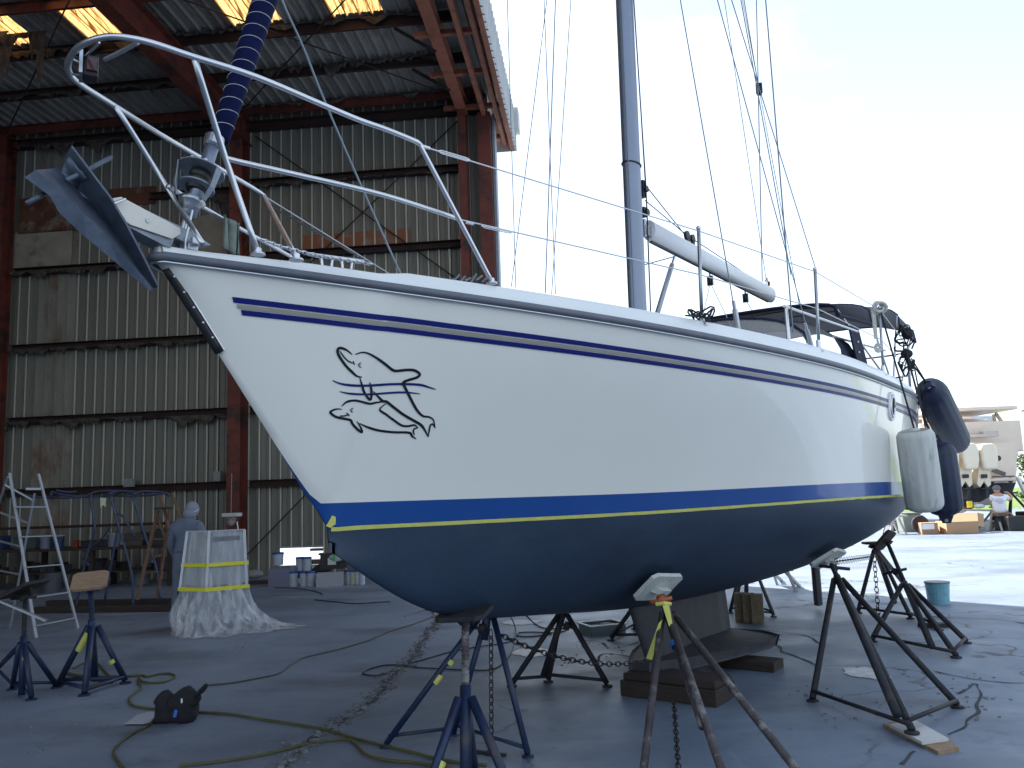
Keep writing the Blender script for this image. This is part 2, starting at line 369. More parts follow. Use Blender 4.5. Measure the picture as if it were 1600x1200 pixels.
spill((828, 1020), .20, 'dried pale paint spill with olive centre between the two tripod stands', spm, 1.15)
spill((814, 973), .26, 'faint oval paint spill farther back under the hull', mat('spilt_paint_pale', (.40, .42, .44), .6, var=.15, scale=5), .75)
spill((1352, 1052), .17, 'white dried paint splash inside the tripod near the stern', mat('spilt_paint_white', (.48, .49, .52), .5, var=.3, scale=11, col2=(.2, .2, .22), c2amt=.35), 1.4)

# ================================================================== HANGAR
HA = R(5.5); E1 = V((cos(HA), -sin(HA), 0)); E2 = V((sin(HA), cos(HA), 0)); HP0 = V((-5.9, 19.0, 0))
def H(u, w_, z): return HP0 + E1 * u - E2 * w_ + V((0, 0, z))
AX = (E1, -E2, V((0, 0, 1)))
hangar = thing('hangar', 'tall open sided steel shed with corrugated walls and rusty red frame', 'hangar', H(0, 0, 0))
sheetm = mat('corrugated_sheet', (.165, .16, .137), .5, .2, var=.12, scale=.8, col2=(.11, .10, .082), c2amt=.38, stretch=(1, 1, .3), bump=.05)
sheetr = mat('corrugated_rusty', (.21, .20, .17), .6, .15, var=.22, scale=1.6, col2=(.15, .085, .055), c2amt=.40, stretch=(1, 1, .5), bump=.1)
ribm = mat('rib_painted_light', (.44, .425, .36), .5, .1, var=.15, scale=.8)  # paler crests: side light on the ribs put into the colour
roofm = mat('roof_sheet', (.30, .29, .27), .55, .25, var=.25, scale=1.1, col2=(.15, .14, .125), c2amt=.42, stretch=(1, .4, 1), bump=.05)
def profile(width, pitch=.25):
    """trapezoid ribs: (offset across, depth)"""
    out = []; k = 0; x = 0
    while x < width - 1e-6:
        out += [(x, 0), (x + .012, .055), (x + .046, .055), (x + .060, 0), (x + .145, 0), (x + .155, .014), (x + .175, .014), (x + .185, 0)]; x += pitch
    out.append((width, 0)); return out
def mesh_sheet(name, m, width, length, across, along, out):
    me = bpy.data.meshes.new(name); pr = profile(width); vs = []; fs = []
    for x, d in pr: vs.append(across * x + out * d)
    for x, d in pr: vs.append(across * x + out * d + along * length)
    n_ = len(pr); fs = [(i, i + 1, n_ + i + 1, n_ + i) for i in range(n_ - 1)]
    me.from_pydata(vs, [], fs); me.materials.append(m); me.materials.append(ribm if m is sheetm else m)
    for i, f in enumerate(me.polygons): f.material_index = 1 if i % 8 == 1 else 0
    me.update(); return me
def put(name, me, parent, loc):
    o = bpy.data.objects.new(name, me); COL.objects.link(o); o.parent = parent; o.location = V(loc) - BASE[parent.name]; BASE[o.name] = V(loc); return o
ZR = 10.95
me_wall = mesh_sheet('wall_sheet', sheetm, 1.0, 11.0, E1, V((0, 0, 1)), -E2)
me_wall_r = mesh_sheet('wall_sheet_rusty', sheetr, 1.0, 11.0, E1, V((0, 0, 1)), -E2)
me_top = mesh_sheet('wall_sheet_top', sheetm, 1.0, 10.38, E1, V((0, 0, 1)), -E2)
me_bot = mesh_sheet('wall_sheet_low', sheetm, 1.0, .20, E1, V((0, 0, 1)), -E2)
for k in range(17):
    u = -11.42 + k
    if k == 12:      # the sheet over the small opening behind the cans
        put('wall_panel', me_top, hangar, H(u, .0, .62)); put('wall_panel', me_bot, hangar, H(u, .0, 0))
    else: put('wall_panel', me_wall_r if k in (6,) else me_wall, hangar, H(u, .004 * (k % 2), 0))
# left side wall
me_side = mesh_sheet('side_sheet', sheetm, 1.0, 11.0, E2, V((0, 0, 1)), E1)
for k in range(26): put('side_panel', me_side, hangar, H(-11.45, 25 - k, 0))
# roof, with translucent skylight sheets
def trans_mat():
    m = bpy.data.materials.new('skylight_fibreglass'); m.use_nodes = True; n = m.node_tree.nodes; l = m.node_tree.links; n.clear()
    o = n.new('ShaderNodeOutputMaterial'); d = n.new('ShaderNodeBsdfDiffuse'); t = n.new('ShaderNodeBsdfTranslucent'); mx_ = n.new('ShaderNodeMixShader'); mx_.inputs[0].default_value = .72
    tc_ = n.new('ShaderNodeTexCoord'); mp_ = n.new('ShaderNodeMapping'); mp_.inputs[3].default_value = (11, .5, 1)
    nz_ = n.new('ShaderNodeTexNoise'); nz_.inputs['Scale'].default_value = 1.6; nz_.inputs['Detail'].default_value = 8; nz_.inputs['Roughness'].default_value = .75
    r_ = n.new('ShaderNodeValToRGB'); e = r_.color_ramp.elements; e[0].position = .42; e[0].color = (.10, .035, .012, 1); e[1].position = .56; e[1].color = (.80, .47, .17, 1)
    l.new(tc_.outputs['Object'], mp_.inputs[0]); l.new(mp_.outputs[0], nz_.inputs['Vector']); l.new(nz_.outputs[0], r_.inputs[0]); l.new(r_.outputs[0], d.inputs[0]); l.new(r_.outputs[0], t.inputs[0])
    l.new(d.outputs[0], mx_.inputs[1]); l.new(t.outputs[0], mx_.inputs[2]); l.new(mx_.outputs[0], o.inputs[0]); return m
skym = trans_mat()
dn = V((0, 0, -1))
# sheets run away-to-near (along -E2); ribs hang as seen from below
me_rf = mesh_sheet('roof_sheet_full', roofm, 1.0, 26.4, E1, -E2, dn)
me_ra = mesh_sheet('roof_sheet_far', roofm, 1.0, 5.1, E1, -E2, dn)
me_rs = mesh_sheet('roof_skylight', skym, 1.0, 4.2, E1, -E2, dn)
me_rb = mesh_sheet('roof_sheet_near', roofm, 1.0, 17.1, E1, -E2, dn)
for k in range(18):
    u = -11.5 + k - .45
    if k in (8, 10, 13, 15):
        put('roof_panel', me_ra, hangar, H(u, -1.4, ZR)); put('skylight', me_rs, hangar, H(u, 3.7, ZR)); put('roof_panel', me_rb, hangar, H(u, 7.9, ZR))
    else: put('roof_panel', me_rf, hangar, H(u, -1.4, ZR + .004 * (k % 2)))
# purlins along E1, girts on the wall, frames
def part(name, fn, m, parent=hangar, **k):
    mb = MB(); fn(mb); return mb.build(name, m, parent, **k)
for w_, m_ in [(-1.3, drkst), (.42, redst), (2.0, drkst), (3.55, drkst), (5.05, redst), (6.6, redst), (8.2, redst), (9.8, redst), (11.4, redst), (13., redst), (14.6, redst), (16.2, redst), (17.8, redst), (19.4, redst), (21., redst), (22.6, redst), (24.8, redst)]:
    part('purlin', lambda mb: mb.channel(H(-11.4, w_, ZR - .16), H(5.4, w_, ZR - .16), .07, .22), m_)
for z in (9.12, 7.32, 5.45, 3.72, 2.05):
    for ua, ub in ((-11.3, -6.35), (-6.0, -.5), (-.1, 4.95)):
        if z == 9.12 and ua == -6.0: continue
        part('girt', lambda mb: mb.channel(H(ua, .15, z), H(ub, .15, z), .15, .17, .01), drkst)
part('girt', lambda mb: mb.channel(H(-2.6, .15, 8.98), H(-.5, .15, 8.98), .15, .15, .01), drkst)
part('eave_strut', lambda mb: mb.channel(H(-11.4, .16, ZR - .42), H(5.5, .16, ZR - .42), .16, .22), drkst)
for u, wid in ((-6.18, .36), (-.3, .42), (5.03, .26)):
    part('column', lambda mb: mb.ibeam(H(u, .33, 0), H(u, .33, ZR - .3), wid * .72, .40, .02, up=E2), redst)
part('corner_column', lambda mb: mb.box(H(5.52, .15, ZR / 2 - .3), (.30, .38, ZR - .6), AX), redst)
part('door_jamb', lambda mb: mb.box(H(5.72, .02, ZR / 2 - .3), (.06, .36, ZR - .6), AX), galv)
for u, hh, bb in ((-6.18, .5, .24), (-.22, .62, .30), (5.03, .30, .24)):
    part('rafter', lambda mb: mb.ibeam(H(u, .1, ZR - .28 - hh / 2), H(u, 24.9, ZR - .28 - hh / 2), bb, hh, .02), redst if u < 4 else redlt)
for k, (u, hh) in enumerate(((5.53, .16), (5.84, .24))):
    part('rake_beam', lambda mb: mb.channel(H(u, -1.35, ZR - .62), H(u, 24.9, ZR - .62), .09, hh), redlt)
for w_ in (-1.25, .42, 2.0, 3.55, 5.05, 6.6, 8.2, 9.8, 11.4, 13., 14.6):
    part('outrigger', lambda mb: mb.beam(H(4.62, w_, ZR - .50), H(5.98, w_, ZR - .50), .10, .10), redlt)
# gable fascia: ribbed sheets, trim
me_f = mesh_sheet('fascia_sheet', mat('fascia_white', (.50, .50, .50), .5, .1, var=.1, scale=2), 1.0, .98, E2, V((0, 0, 1)), E1)
for k in range(26): put('fascia_panel', me_f, hangar, H(6.06, 24.6 - k, ZR - .82))
part('fascia_soffit', lambda mb: mb.box(H(6.02, 11.7, ZR - .83), (.10, 26.2, .02), AX), redlt)
part('fascia_end', lambda mb: mb.box(H(5.86, -1.41, ZR - .36), (.52, .02, .98), AX), mats_f := MATS['fascia_white'])
part('gutter', lambda mb: mb.box(H(6.14, -1.3, ZR - .12), (.14, .5, .5), AX), MATS['fascia_white'])
# bracing rods
rods = [((0.0, .12, 10.3), (4.9, .12, 6.4)), ((4.9, .12, 10.3), (0.0, .12, 5.9)), ((-.3, .2, 0.3), (1.9, .2, 2.4)), ((-.2, .6, ZR - .3), (4.9, 6.0, ZR - .3)), ((-.2, 6.0, ZR - .3), (4.9, .6, ZR - .3)), ((-6., .6, ZR - .3), (-.6, 6., ZR - .3))]
for a, b_ in rods: part('brace_rod', lambda mb: mb.tube([H(*a), H(*b_)], .016, 5), drkst)
for w_ in (1.6, 3.2): part('flange_brace', lambda mb: mb.beam(H(4.95, w_ - .1, ZR - .62), H(4.2, w_ + .25, ZR - .24), .05, .05), drkst)
# torn insulation hanging at purlins and girts
def shreds(u0, u1, w_, z, dep, seed, n_=90):
    mb = MB(); rows = [[], [], []]
    for i in range(n_ + 1):
        u = u0 + (u1 - u0) * i / n_; d = dep * max(.12, .45 + 1.3 * noise.noise(V((u * 2.2, seed, 0))) + .55 * noise.noise(V((u * 11, seed, 3))))
        o = .05 * noise.noise(V((u * 7, seed, 8)))
        rows[0].append(H(u, w_, z)); rows[1].append(H(u, w_ + .05 + o, z - d * .5)); rows[2].append(H(u + .03 * noise.noise(V((u * 20, 0, seed))), w_ + .02 - o, z - d))
    mb.grid(rows); mb.build('insulation', insul, hangar, solid=.012)
shreds(-6., -.6, .24, 7.32, .24, 1); shreds(-5.9, -.5, .24, 5.42, .20, 2); shreds(-6., -2.6, .24, 3.70, .22, 3); shreds(-2.0, -.5, .24, 3.66, .28, 13)
shreds(-.1, 1.2, .24, 9.08, .20, 4); shreds(-.1, 4.9, .24, 9.05, .06, 5); shreds(1., 4.9, 2.05, ZR - .06, .24, 6); shreds(-.2, 4.9, 3.6, ZR - .04, .14, 7)
shreds(-.2, 4.9, .5, ZR - .06, .12, 8); shreds(-6., -.6, 2.05, ZR - .16, .20, 9); shreds(-5.9, -3.0, .3, 10.45, .26, 10); shreds(-6., -.6, 3.6, ZR - .1, .25, 11)
shreds(-3.6, -2.5, 4.2, ZR - .1, 1.0, 12, 40); shreds(-4.6, -3.2, 4.3, ZR - .1, .5, 22, 40)
shreds(-1.3, -.5, .2, 8.9, .5, 31, 30)
# replacement patches on the wall and a rust bloom strip
rustp = mat('rust_patch', (.10, .035, .018), .85, var=.4, scale=2.5, col2=(.18, .165, .13), c2amt=.42)
pale = mat('pale_patch', (.25, .225, .18), .7, var=.2, scale=2, col2=(.14, .07, .04), c2amt=.4)
for u, z, a, b_, m_ in [(-5.35, 7.9, 1.5, .9, pale), (-5.2, 8.75, 1.6, .9, rustp), (-1.15, 7.95, .9, 1.0, pale), (-3.1, 9.05, 1.2, .45, rustp), (-1.1, 6.3, .35, 1.3, pale)]:
    part('patch_panel', lambda mb: mb.box(H(u, .055, z), (a, .012, b_), AX), m_)
bloom = mat('rust_bloom', (.20, .185, .155), .7, var=.2, scale=2, col2=(.20, .07, .03), c2amt=.62)
part('patch_panel', lambda mb: mb.box(H(2.4, .05, 7.62), (2.6, .008, .35), AX), bloom)
# window-like gap trim and a grey utility box
part('opening_trim', lambda mb: (mb.box(H(1.08, .02, .62), (1.04, .05, .04), AX), mb.box(H(1.08, .02, .21), (1.04, .05, .03), AX)), galv)
part('junction_box', lambda mb: mb.box(H(-.75, .3, 2.25), (.16, .12, .22), AX), grey)
part('junction_box', lambda mb: mb.box(H(-2.85, .3, 2.18), (.22, .1, .18), AX), grey)

mb = MB()
for k, (u, z, a, c_) in enumerate(((1.2, .52, .8, .06), (1.35, .40, .75, .05), (1.5, .45, .10, .16), (1.05, .2, 1.3, .14), (2.0, .3, .3, .4))): mb.box(H(u, -1.5 - .1 * k, z - .05), (a, .35, c_), AX)
tag(mb.build('opening_stand_in', woodd, base=H(1.2, -1.5, 0)), 'dark stand-in boxes for a car-like shape outside the wall opening', 'stand-in shape', kind='stuff')  # added dark boxes, standing in for an unclear car-like shape in the bright gap
# ================================================================== SAILBOAT
LOA = 9.9; SWL = .9609
KN = [0, .4, 1, 2, 3.5, 5, 6.5, 8, 9.0, 9.9]; KB = [.0415, .2369, .5159, .9244, 1.3536, 1.588, 1.6191, 1.549, 1.3903, 1.2107]
KW = [1.0, 1.6, 2.6, 4.0, 5.5, 7.0, 8.5, 9.9]; VW = [0, .2111, .5552, .9877, 1.4027, 1.5456, 1.2931, 1.1083]; VD = [.13, .455, .64, .765, .81, .718, .37, .01]
def spl(xk, yk):
    n = len(xk); h = [xk[i + 1] - xk[i] for i in range(n - 1)]; a = [0] * n; c = [0] * n; l = [1] * n; mu = [0] * n; z = [0] * n
    for i in range(1, n - 1):
        al = 3 * ((yk[i + 1] - yk[i]) / h[i] - (yk[i] - yk[i - 1]) / h[i - 1]); l[i] = 2 * (xk[i + 1] - xk[i - 1]) - h[i - 1] * mu[i - 1]; mu[i] = h[i] / l[i]; z[i] = (al - h[i - 1] * z[i - 1]) / l[i]
    b = [0] * n; d = [0] * n
    for j in range(n - 2, -1, -1):
        c[j] = z[j] - mu[j] * c[j + 1]; b[j] = (yk[j + 1] - yk[j]) / h[j] - h[j] * (c[j + 1] + 2 * c[j]) / 3; d[j] = (c[j + 1] - c[j]) / (3 * h[j])
    def f(x):
        i = 0
        while i < n - 2 and x > xk[i + 1]: i += 1
        t = x - xk[i]; return yk[i] + b[i] * t + c[i] * t * t + d[i] * t ** 3
    return f
fB = spl(KN, KB); fW = spl(KW, VW); fD = spl(KW, VD)
def hS(s): a, b, c = 1.2076, 1.0711, 1.1198; return a * (s - 7) * (s - LOA) / (7 * LOA) + b * s * (s - LOA) / (7 * (7 - LOA)) + c * s * (s - 7) / (LOA * (LOA - 7))
def bez(a, b, c, d, t): return a * (1 - t) ** 3 + b * 3 * t * (1 - t) ** 2 + c * 3 * t * t * (1 - t) + d * t ** 3
from mathutils import Vector
def section(s, n=24):
    Bs = max(fB(s), .02); h = hS(s); P = lambda x, y: Vector((x, y))
    if s < SWL:
        P0 = P(.0, hS(0) * (1 - s / SWL)); P3 = P(Bs, h); dl = P3 - P0
        return [bez(P0, P0 + dl * .33 + P(.03, 0), P0 + dl * .66 + P(.01, 0), P3, i / (2 * n)) for i in range(2 * n + 1)]
    bw = max(fW(s), 0.004); D = max(fD(s), .01); T = P((Bs - bw) * .8, h); P3 = P(bw, 0)
    lo = [bez(P(0, -D), P(bw * .45, -D + .10 * D), P3 - T * (.38 * D / h), P3, i / n) for i in range(n + 1)]
    Q3 = P(Bs, h); up = [bez(P3, P3 + T * .35, Q3 - P((Bs - bw) * .25, h * .3), Q3, i / n) for i in range(n + 1)]
    return lo + up[1:]
# heights of the painted boundaries along the hull (tape line 0, top of the blue boot line)
def h_tape(s): t = min(1, max(0, (s - 2.5) / 3.5)); return .035 * t * t * (3 - 2 * t)
def h_boot(s): return h_tape(s) + .132
def resample(sec, h0, h1, na=12, nb=3, nc=14):
    """split the section at the paint boundaries, so colours meet along clean lines"""
    def at(hv):
        for i in range(len(sec) - 1):
            a, b = sec[i], sec[i + 1]
            if (a.y - hv) * (b.y - hv) <= 0 and a.y != b.y: return i + (hv - a.y) / (b.y - a.y)
        return 0.0 if hv < sec[0].y else len(sec) - 1.0
    def ev(t):
        i = min(int(t), len(sec) - 2); return sec[i].lerp(sec[i + 1], t - i)
    t0, t1, t2 = at(h0), at(h1), len(sec) - 1.0
    out = [ev(t0 * k / na) for k in range(na)] + [ev(t0 + (t1 - t0) * k / nb) for k in range(nb)] + [ev(t1 + (t2 - t1) * k / nc) for k in range(nc + 1)]
    return out
stations = [0, .02, .06, .12, .2, .28] + [.34 + .06 * i for i in range(10)] + [.94, .9609, .98, 1.02] + [1.08 + .06 * i for i in range(21)] + [2.4 + .2 * i for i in range(38)]
stations = [s for s in stations if s < 9.89] + [9.9]
boat = thing('sailboat', 'white sailing yacht with dolphin decal, blue boot stripe and dark bottom, propped on stands', 'sailboat', B(4.6, 0, -ZW + .3))
hull = MB(); secs = [(s, resample(section(s), h_tape(s), h_boot(s))) for s in stations]
NR = len(secs[0][1])
# fair the forefoot: average each plank line with its neighbours fore and aft
fair = []
for i, (s, sec) in enumerate(secs):
    if .35 < s < 2.2:
        row = []
        for j in range(NR):
            sw_ = 0; acc = Vector((0, 0)); sg_ = .16 * min(1, (s - .35) / .3, (2.2 - s) / .5)
            for s2, sec2 in secs:
                w2 = math.exp(-((s2 - s) / max(sg_, .01)) ** 2) * 1
                if w2 < .01: continue
                # compensate uneven station spacing
                sw_ += w2; acc += sec2[j] * w2
            m_ = acc / sw_; f_ = min(1, j / 10)
            hh = sec[j].y; row.append(Vector((sec[j].x * (1 - f_) + m_.x * f_, hh)))
        fair.append((s, row))
    else: fair.append((s, sec))
secs = fair
rows = []
for s, sec in secs:
    port = [B(s, max(p.x, .0), p.y) for p in sec]; stb = [B(s, -max(p.x, .0), p.y) for p in sec]
    rows.append(list(reversed(stb[1:])) + port)
W_ = len(rows[0])
vs = [p for r in rows for p in r]; fs = []; ms = []
for i in range(len(rows) - 1):
    for j in range(W_ - 1):
        k = abs(j + .5 - (NR - 1)) ; zone = 0 if k > 15 else (1 if k > 12 else 2)
        fs.append((i * W_ + j, i * W_ + j + 1, (i + 1) * W_ + j + 1, (i + 1) * W_ + j)); ms.append(zone)
o0 = (len(rows) - 1) * W_
hull.v = vs; hull.f = fs; hull.m = ms
fs_t = []
for j in range(NR - 1):
    a, b_ = o0 + j, o0 + j + 1; c_, d_ = o0 + W_ - 2 - j, o0 + W_ - 1 - j
    fs_t.append((a, d_, c_, b_)) if b_ != c_ else fs_t.append((a, d_, c_))
hull.f += fs_t; hull.m += [0] * len(fs_t)
hull_o = hull.build('hull', [gel, boot, anti], boat, smooth=True, weld=True)
for p_ in hull_o.data.polygons[-len(fs_t):]: pass
bmh = bmesh.new(); bmh.from_mesh(hull_o.data)
for v_ in bmh.verts: v_.co += BASE['hull']
HB = BVHTree.FromBMesh(bmh); bmh.free()
def snap(P, off=.005):
    loc, nrm, i, dist = HB.find_nearest(P); d = loc - (BO + SX * ((loc - BO).dot(SX)) + V((0, 0, loc.z - BO.z)))
    if nrm.dot(d) < 0: nrm = -nrm
    return loc + nrm * off
def hit(x, y, off=.003):
    d = ray(x, y).normalized(); loc, nrm, i, dist = HB.ray_cast(EYE, d)
    if loc is None: return None, None
    if nrm.dot(d) > 0: nrm = -nrm
    return loc + nrm * off, nrm
def decal(name, pts, w_px, m, parent=boat, k=4, taper=True, off=.0035, smooth=True):
    """line of paint traced over the hull surface"""
    P3 = [V((p[0], p[1], 0)) for p in pts]; P3 = smooth_path(P3, k) if smooth else P3
    loc = []; nn = []; wd = []
    N = len(P3)
    for i, p in enumerate(P3):
        l_, n_ = hit(p.x, p.y, off)
        if l_ is None: continue
        dd = (l_ - EYE).length; t = i / max(1, N - 1)
        f = min(1, .35 + 3.2 * min(t, 1 - t)) if taper else 1
        loc.append(l_); nn.append(n_); wd.append(w_px * f * dd / FPX)
    mb = MB(); mb.ribbon(loc, nn, wd); return mb.build(name, m, parent)
# ---- cove stripes, given as height below the sheer
def stripe(name, tops, bots, m, x0, x1):
    pass
def hullpt(s, h, off=.0035):
    sec = section(s); best = sec[-1]
    for i in range(len(sec) - 1):
        if sec[i].y <= h <= sec[i + 1].y: best = sec[i].lerp(sec[i + 1], (h - sec[i].y) / max(1e-6, sec[i + 1].y - sec[i].y))
    return best
def loc_of(P): d = P - BO; return d.dot(SX), d.dot(BX), d.z - TRIM * (d.dot(SX) - 4)
top_px = [(363, 464), (440, 473), (520, 483), (600, 494), (675, 503), (750, 512), (875, 529), (1000, 546), (1100, 563), (1200, 581), (1300, 599), (1370, 619), (1427, 640)]
bot_px = [(376, 491), (440, 498), (520, 507), (600, 517), (675, 526), (750, 535), (875, 550), (1000, 567), (1100, 581), (1200, 597), (1300, 613.5), (1370, 632), (1427, 653)]
def track(px_):
    out = []
    for x, y in smooth_path([V((a, b, 0)) for a, b in px_], 8) and [(p.x, p.y) for p in smooth_path([V((a, b, 0)) for a, b in px_], 8)]:
        l_, n_ = hit(x, y, 0)
        if l_ is not None: s, b, h = loc_of(l_); out.append((s, h))
    return sorted(out)
tt = track(top_px); tb = track(bot_px)
def interp(tab, s):
    if s <= tab[0][0]: a, b = tab[0], tab[1]
    elif s >= tab[-1][0]: a, b = tab[-2], tab[-1]
    else:
        for a, b in zip(tab, tab[1:]):
            if a[0] <= s <= b[0]: break
    if b[0] - a[0] < 1e-6: return a[1]
    return a[1] + (b[1] - a[1]) * (s - a[0]) / (b[0] - a[0])
def fit_line(tab):
    """quadratic least squares of depth below the sheer, so the stripe runs fair"""
    xs = [t[0] for t in tab]; ys = [hS(t[0]) - t[1] for t in tab]
    A = [[sum(x ** (i + j) for x in xs) for j in range(4)] for i in range(4)]; bb = [sum(y * x ** i for x, y in zip(xs, ys)) for i in range(4)]
    Mx = Matrix(A); sol = Mx.inverted() @ V(bb)
    return lambda s: hS(s) - sum(sol[i] * s ** i for i in range(4))
ft, fb = fit_line(tt), fit_line(tb)
s0, s1 = tt[0][0], 9.86
print('stripe', s0, [(round(s, 1), round(hS(s) - ft(s), 3), round(ft(s) - fb(s), 3)) for s in (.3, 1, 2, 4, 6, 8, 9.8)])
for side in (1, -1):
    for nm, m_, f0, f1, lag in (('cove_stripe', navy, -.04, .31, 0), ('cove_stripe', taupe, .38, .65, .012), ('cove_stripe', navy, .70, 1.03, .024)):
        rows_ = []
        for fr in [f0 + (f1 - f0) * q_ / 4 for q_ in range(5)]:
            row = []
            for i in range(260):
                s = s0 + lag + fr * .03 + (s1 - s0 - lag) * (i / 259) ; h = ft(s) + (fb(s) - ft(s)) * fr
                p = hullpt(s, h); q2 = hullpt(s, h + .01); nx = (q2.y - p.y); ny = -(q2.x - p.x); L2 = math.hypot(nx, ny) or 1
                row.append(snap(B(s, side * p.x, h)))
            rows_.append(row)
        mb = MB(); mb.grid(rows_); mb.build(nm, m_, boat, smooth=True)
# ---- masking tape line and the folded flap on the stem
rows_ = [[], []]
for i in range(200):
    s = SWL + .004 + (9.86 - SWL) * (i / 199) ** 1.2
    j_ = .003 * noise.noise(V((s * 9, 0, 0))) if s > 5 else .0015 * noise.noise(V((s * 4, 0, 0)))
    for k, h in enumerate((h_tape(s) - .008 + j_ * 2, h_tape(s) + .013)):
        p = hullpt(s, h); rows_[k].append(snap(B(s, p.x, h), .003))
mb = MB(); mb.grid(rows_); mb.build('masking_tape', tape, boat)
mb = MB(); fl = [Y(*p, (B(SWL, 0, 0)).y - .02) for p in [(509, 822), (513, 808), (518, 805), (524, 808), (524, 819), (516, 825)]]
mb.prism(fl, V((0, .012, 0))); mb.build('tape_flap', tape, boat, bevel=.002)
# ---- rub rail with its thin metal insert
def rail_pts(side, off, dz, s_a=0, s_b=9.9, n_=80):
    out = []
    for i in range(n_ + 1):
        s = s_a + (s_b - s_a) * i / n_; out.append(B(s, side * (max(fB(s), .0) + off), hS(s) + dz))
    return out
def both(off, dz, n_=90):
    P = list(reversed(rail_pts(-1, off, dz, 0.0, 9.9, n_)))
    nose = [B(-.012 - off * .6, -.02, hS(0) + dz), B(-.02 - off * .8, 0, hS(0) + dz), B(-.012 - off * .6, .02, hS(0) + dz)]
    return P + nose + rail_pts(1, off, dz, 0, 9.9, n_)
mb = MB(); PP = both(.012, 0); rr = [.019 + .004 * min(1, abs(loc_of(p)[0]) / 3) for p in PP]; mb.tube(PP, rr, 10); mb.build('rub_rail', rubber, boat, smooth=True)
mb = MB(); mb.tube(both(.010, -.026), .007, 6); mb.build('rail_insert', steel, boat, smooth=True)
# rail continues down the transom corner
for side in (1, -1):
    mb = MB(); mb.tube(smooth_path([B(9.9, side * (fB(9.9) + .01), hS(9.9)), B(9.97, side * (fB(9.9) - .01), hS(9.9) - .10), B(10.0, side * (fB(9.9) - .05), .7), B(10.0, side * (fB(9.9) - .09), .35)], 6), .016, 8); mb.build('transom_molding', steeld, boat, smooth=True)
# ---- bulwark and deck
def top_h(s): return (.052 + .022 * min(1, s / .6)) if s < .92 else (.074 + .022 * min(1, (s - .92) / .12) + .030 * min(1, max(0, s - 1) / 3.4) - .03 * max(0, s - 6) / 3.9)
profs = []
for i in range(121):
    s = 9.9 * (i / 120) ** 1.15; b_ = max(fB(s), .02); h = hS(s); t_ = top_h(s); k_ = min(1, b_ / .12)
    profs.append((s, [(b_ + .004, h + .012), (b_ - .002, h + .03), (b_ - .030 * k_, h + t_ - .006), (b_ - .042 * k_, h + t_), (b_ - .070 * k_, h + t_), (b_ - .085 * k_, h + t_ - .01), (b_ - .095 * k_, h + t_ - .045), (b_ * .5, h + t_ - .02 + .0 * b_), (0, h + t_ + .012)]))
for side in (1,):
    rows_ = [[B(s, x, hh) for x, hh in pr] + [B(s, -x, hh) for x, hh in reversed(pr[:-1])] for s, pr in profs]
    mb = MB(); mb.grid(rows_)
    mb.prism([B(-.005, y, hS(0) + z) for y, z in ((-.02, .01), (.02, .01), (.02, .052), (-.02, .052))], B(.02, 0, 0) - B(0, 0, 0))
    mb.build('deck', gel_deck, boat, smooth=True)
tg = MB()
rowt = [B(9.9, x, hh) for x, hh in profs[-1][1]] + [B(9.9, -x, hh) for x, hh in reversed(profs[-1][1][:-1])]
tg.add(rowt, [tuple(range(len(rowt)))]); tg.build('transom_cap', gel_deck, boat)
# ---- keel fin, wings, rudder
mb = MB(); n_ = 12
def foil(s_a, s_b, th, z, n_=10):
    up = [(s_a + (s_b - s_a) * t, th * 2.6 * (.3 * math.sqrt(t) - .13 * t - .35 * t * t + .28 * t ** 3 - .10 * t ** 4) * 2) for t in [(i / n_) ** 1.6 for i in range(n_ + 1)]]
    return [B(s, b_, z) for s, b_ in up] + [B(s, -b_, z) for s, b_ in reversed(up[1:-1])]
secs_k = [foil(3.98 + .36 * t, 6.02 + .12 * t, .16 - .03 * t, -.60 - .66 * t) for t in (0, .2, .4, .6, .8, 1)]
for a, b_ in zip(secs_k, secs_k[1:]):
    nn_ = len(a); mb.add(a + b_, [(i, (i + 1) % nn_, nn_ + (i + 1) % nn_, nn_ + i) for i in range(nn_)])
keel = mb.build('keel', keelm, boat, smooth=True)
mb = MB()
wing = [(4.2, .10), (4.6, .28), (5.2, .46), (5.65, .56), (5.98, .52), (6.12, .34), (6.18, .0)]
for side in (1, -1):
    topv = [B(s, side * b_, -1.215 - .03 * b_) for s, b_ in wing]; botv = [B(s, side * b_ * .96, -1.32 + .06 * b_) for s, b_ in wing]
    n_ = len(wing); ctr_t = B(5.2, 0, -1.17); ctr_b = B(5.2, 0, -1.335); a0t = B(4.2, 0, -1.19); a0b = B(4.2, 0, -1.34)
    vsw = topv + botv + [ctr_t, ctr_b, a0t, a0b]
    fsw = [(i, i + 1, n_ + i + 1, n_ + i) for i in range(n_ - 1)] + [(2 * n_, i, i + 1) for i in range(n_ - 1)] + [(2 * n_ + 1, n_ + i + 1, n_ + i) for i in range(n_ - 1)] + [(2 * n_, 2 * n_ + 2, 0), (2 * n_ + 1, n_, 2 * n_ + 3), (2 * n_ + 2, 2 * n_ + 3, n_, 0)]
    mb.add(vsw, fsw)
mb.build('keel_wing', keelm, keel, bevel=.02)
mb = MB(); ra = R(19) - 0; 
rd = V((sin(R(20)), cos(R(20)), 0)); rx = V((rd.y, -rd.x, 0)); rc = B(9.05, 0, 0)
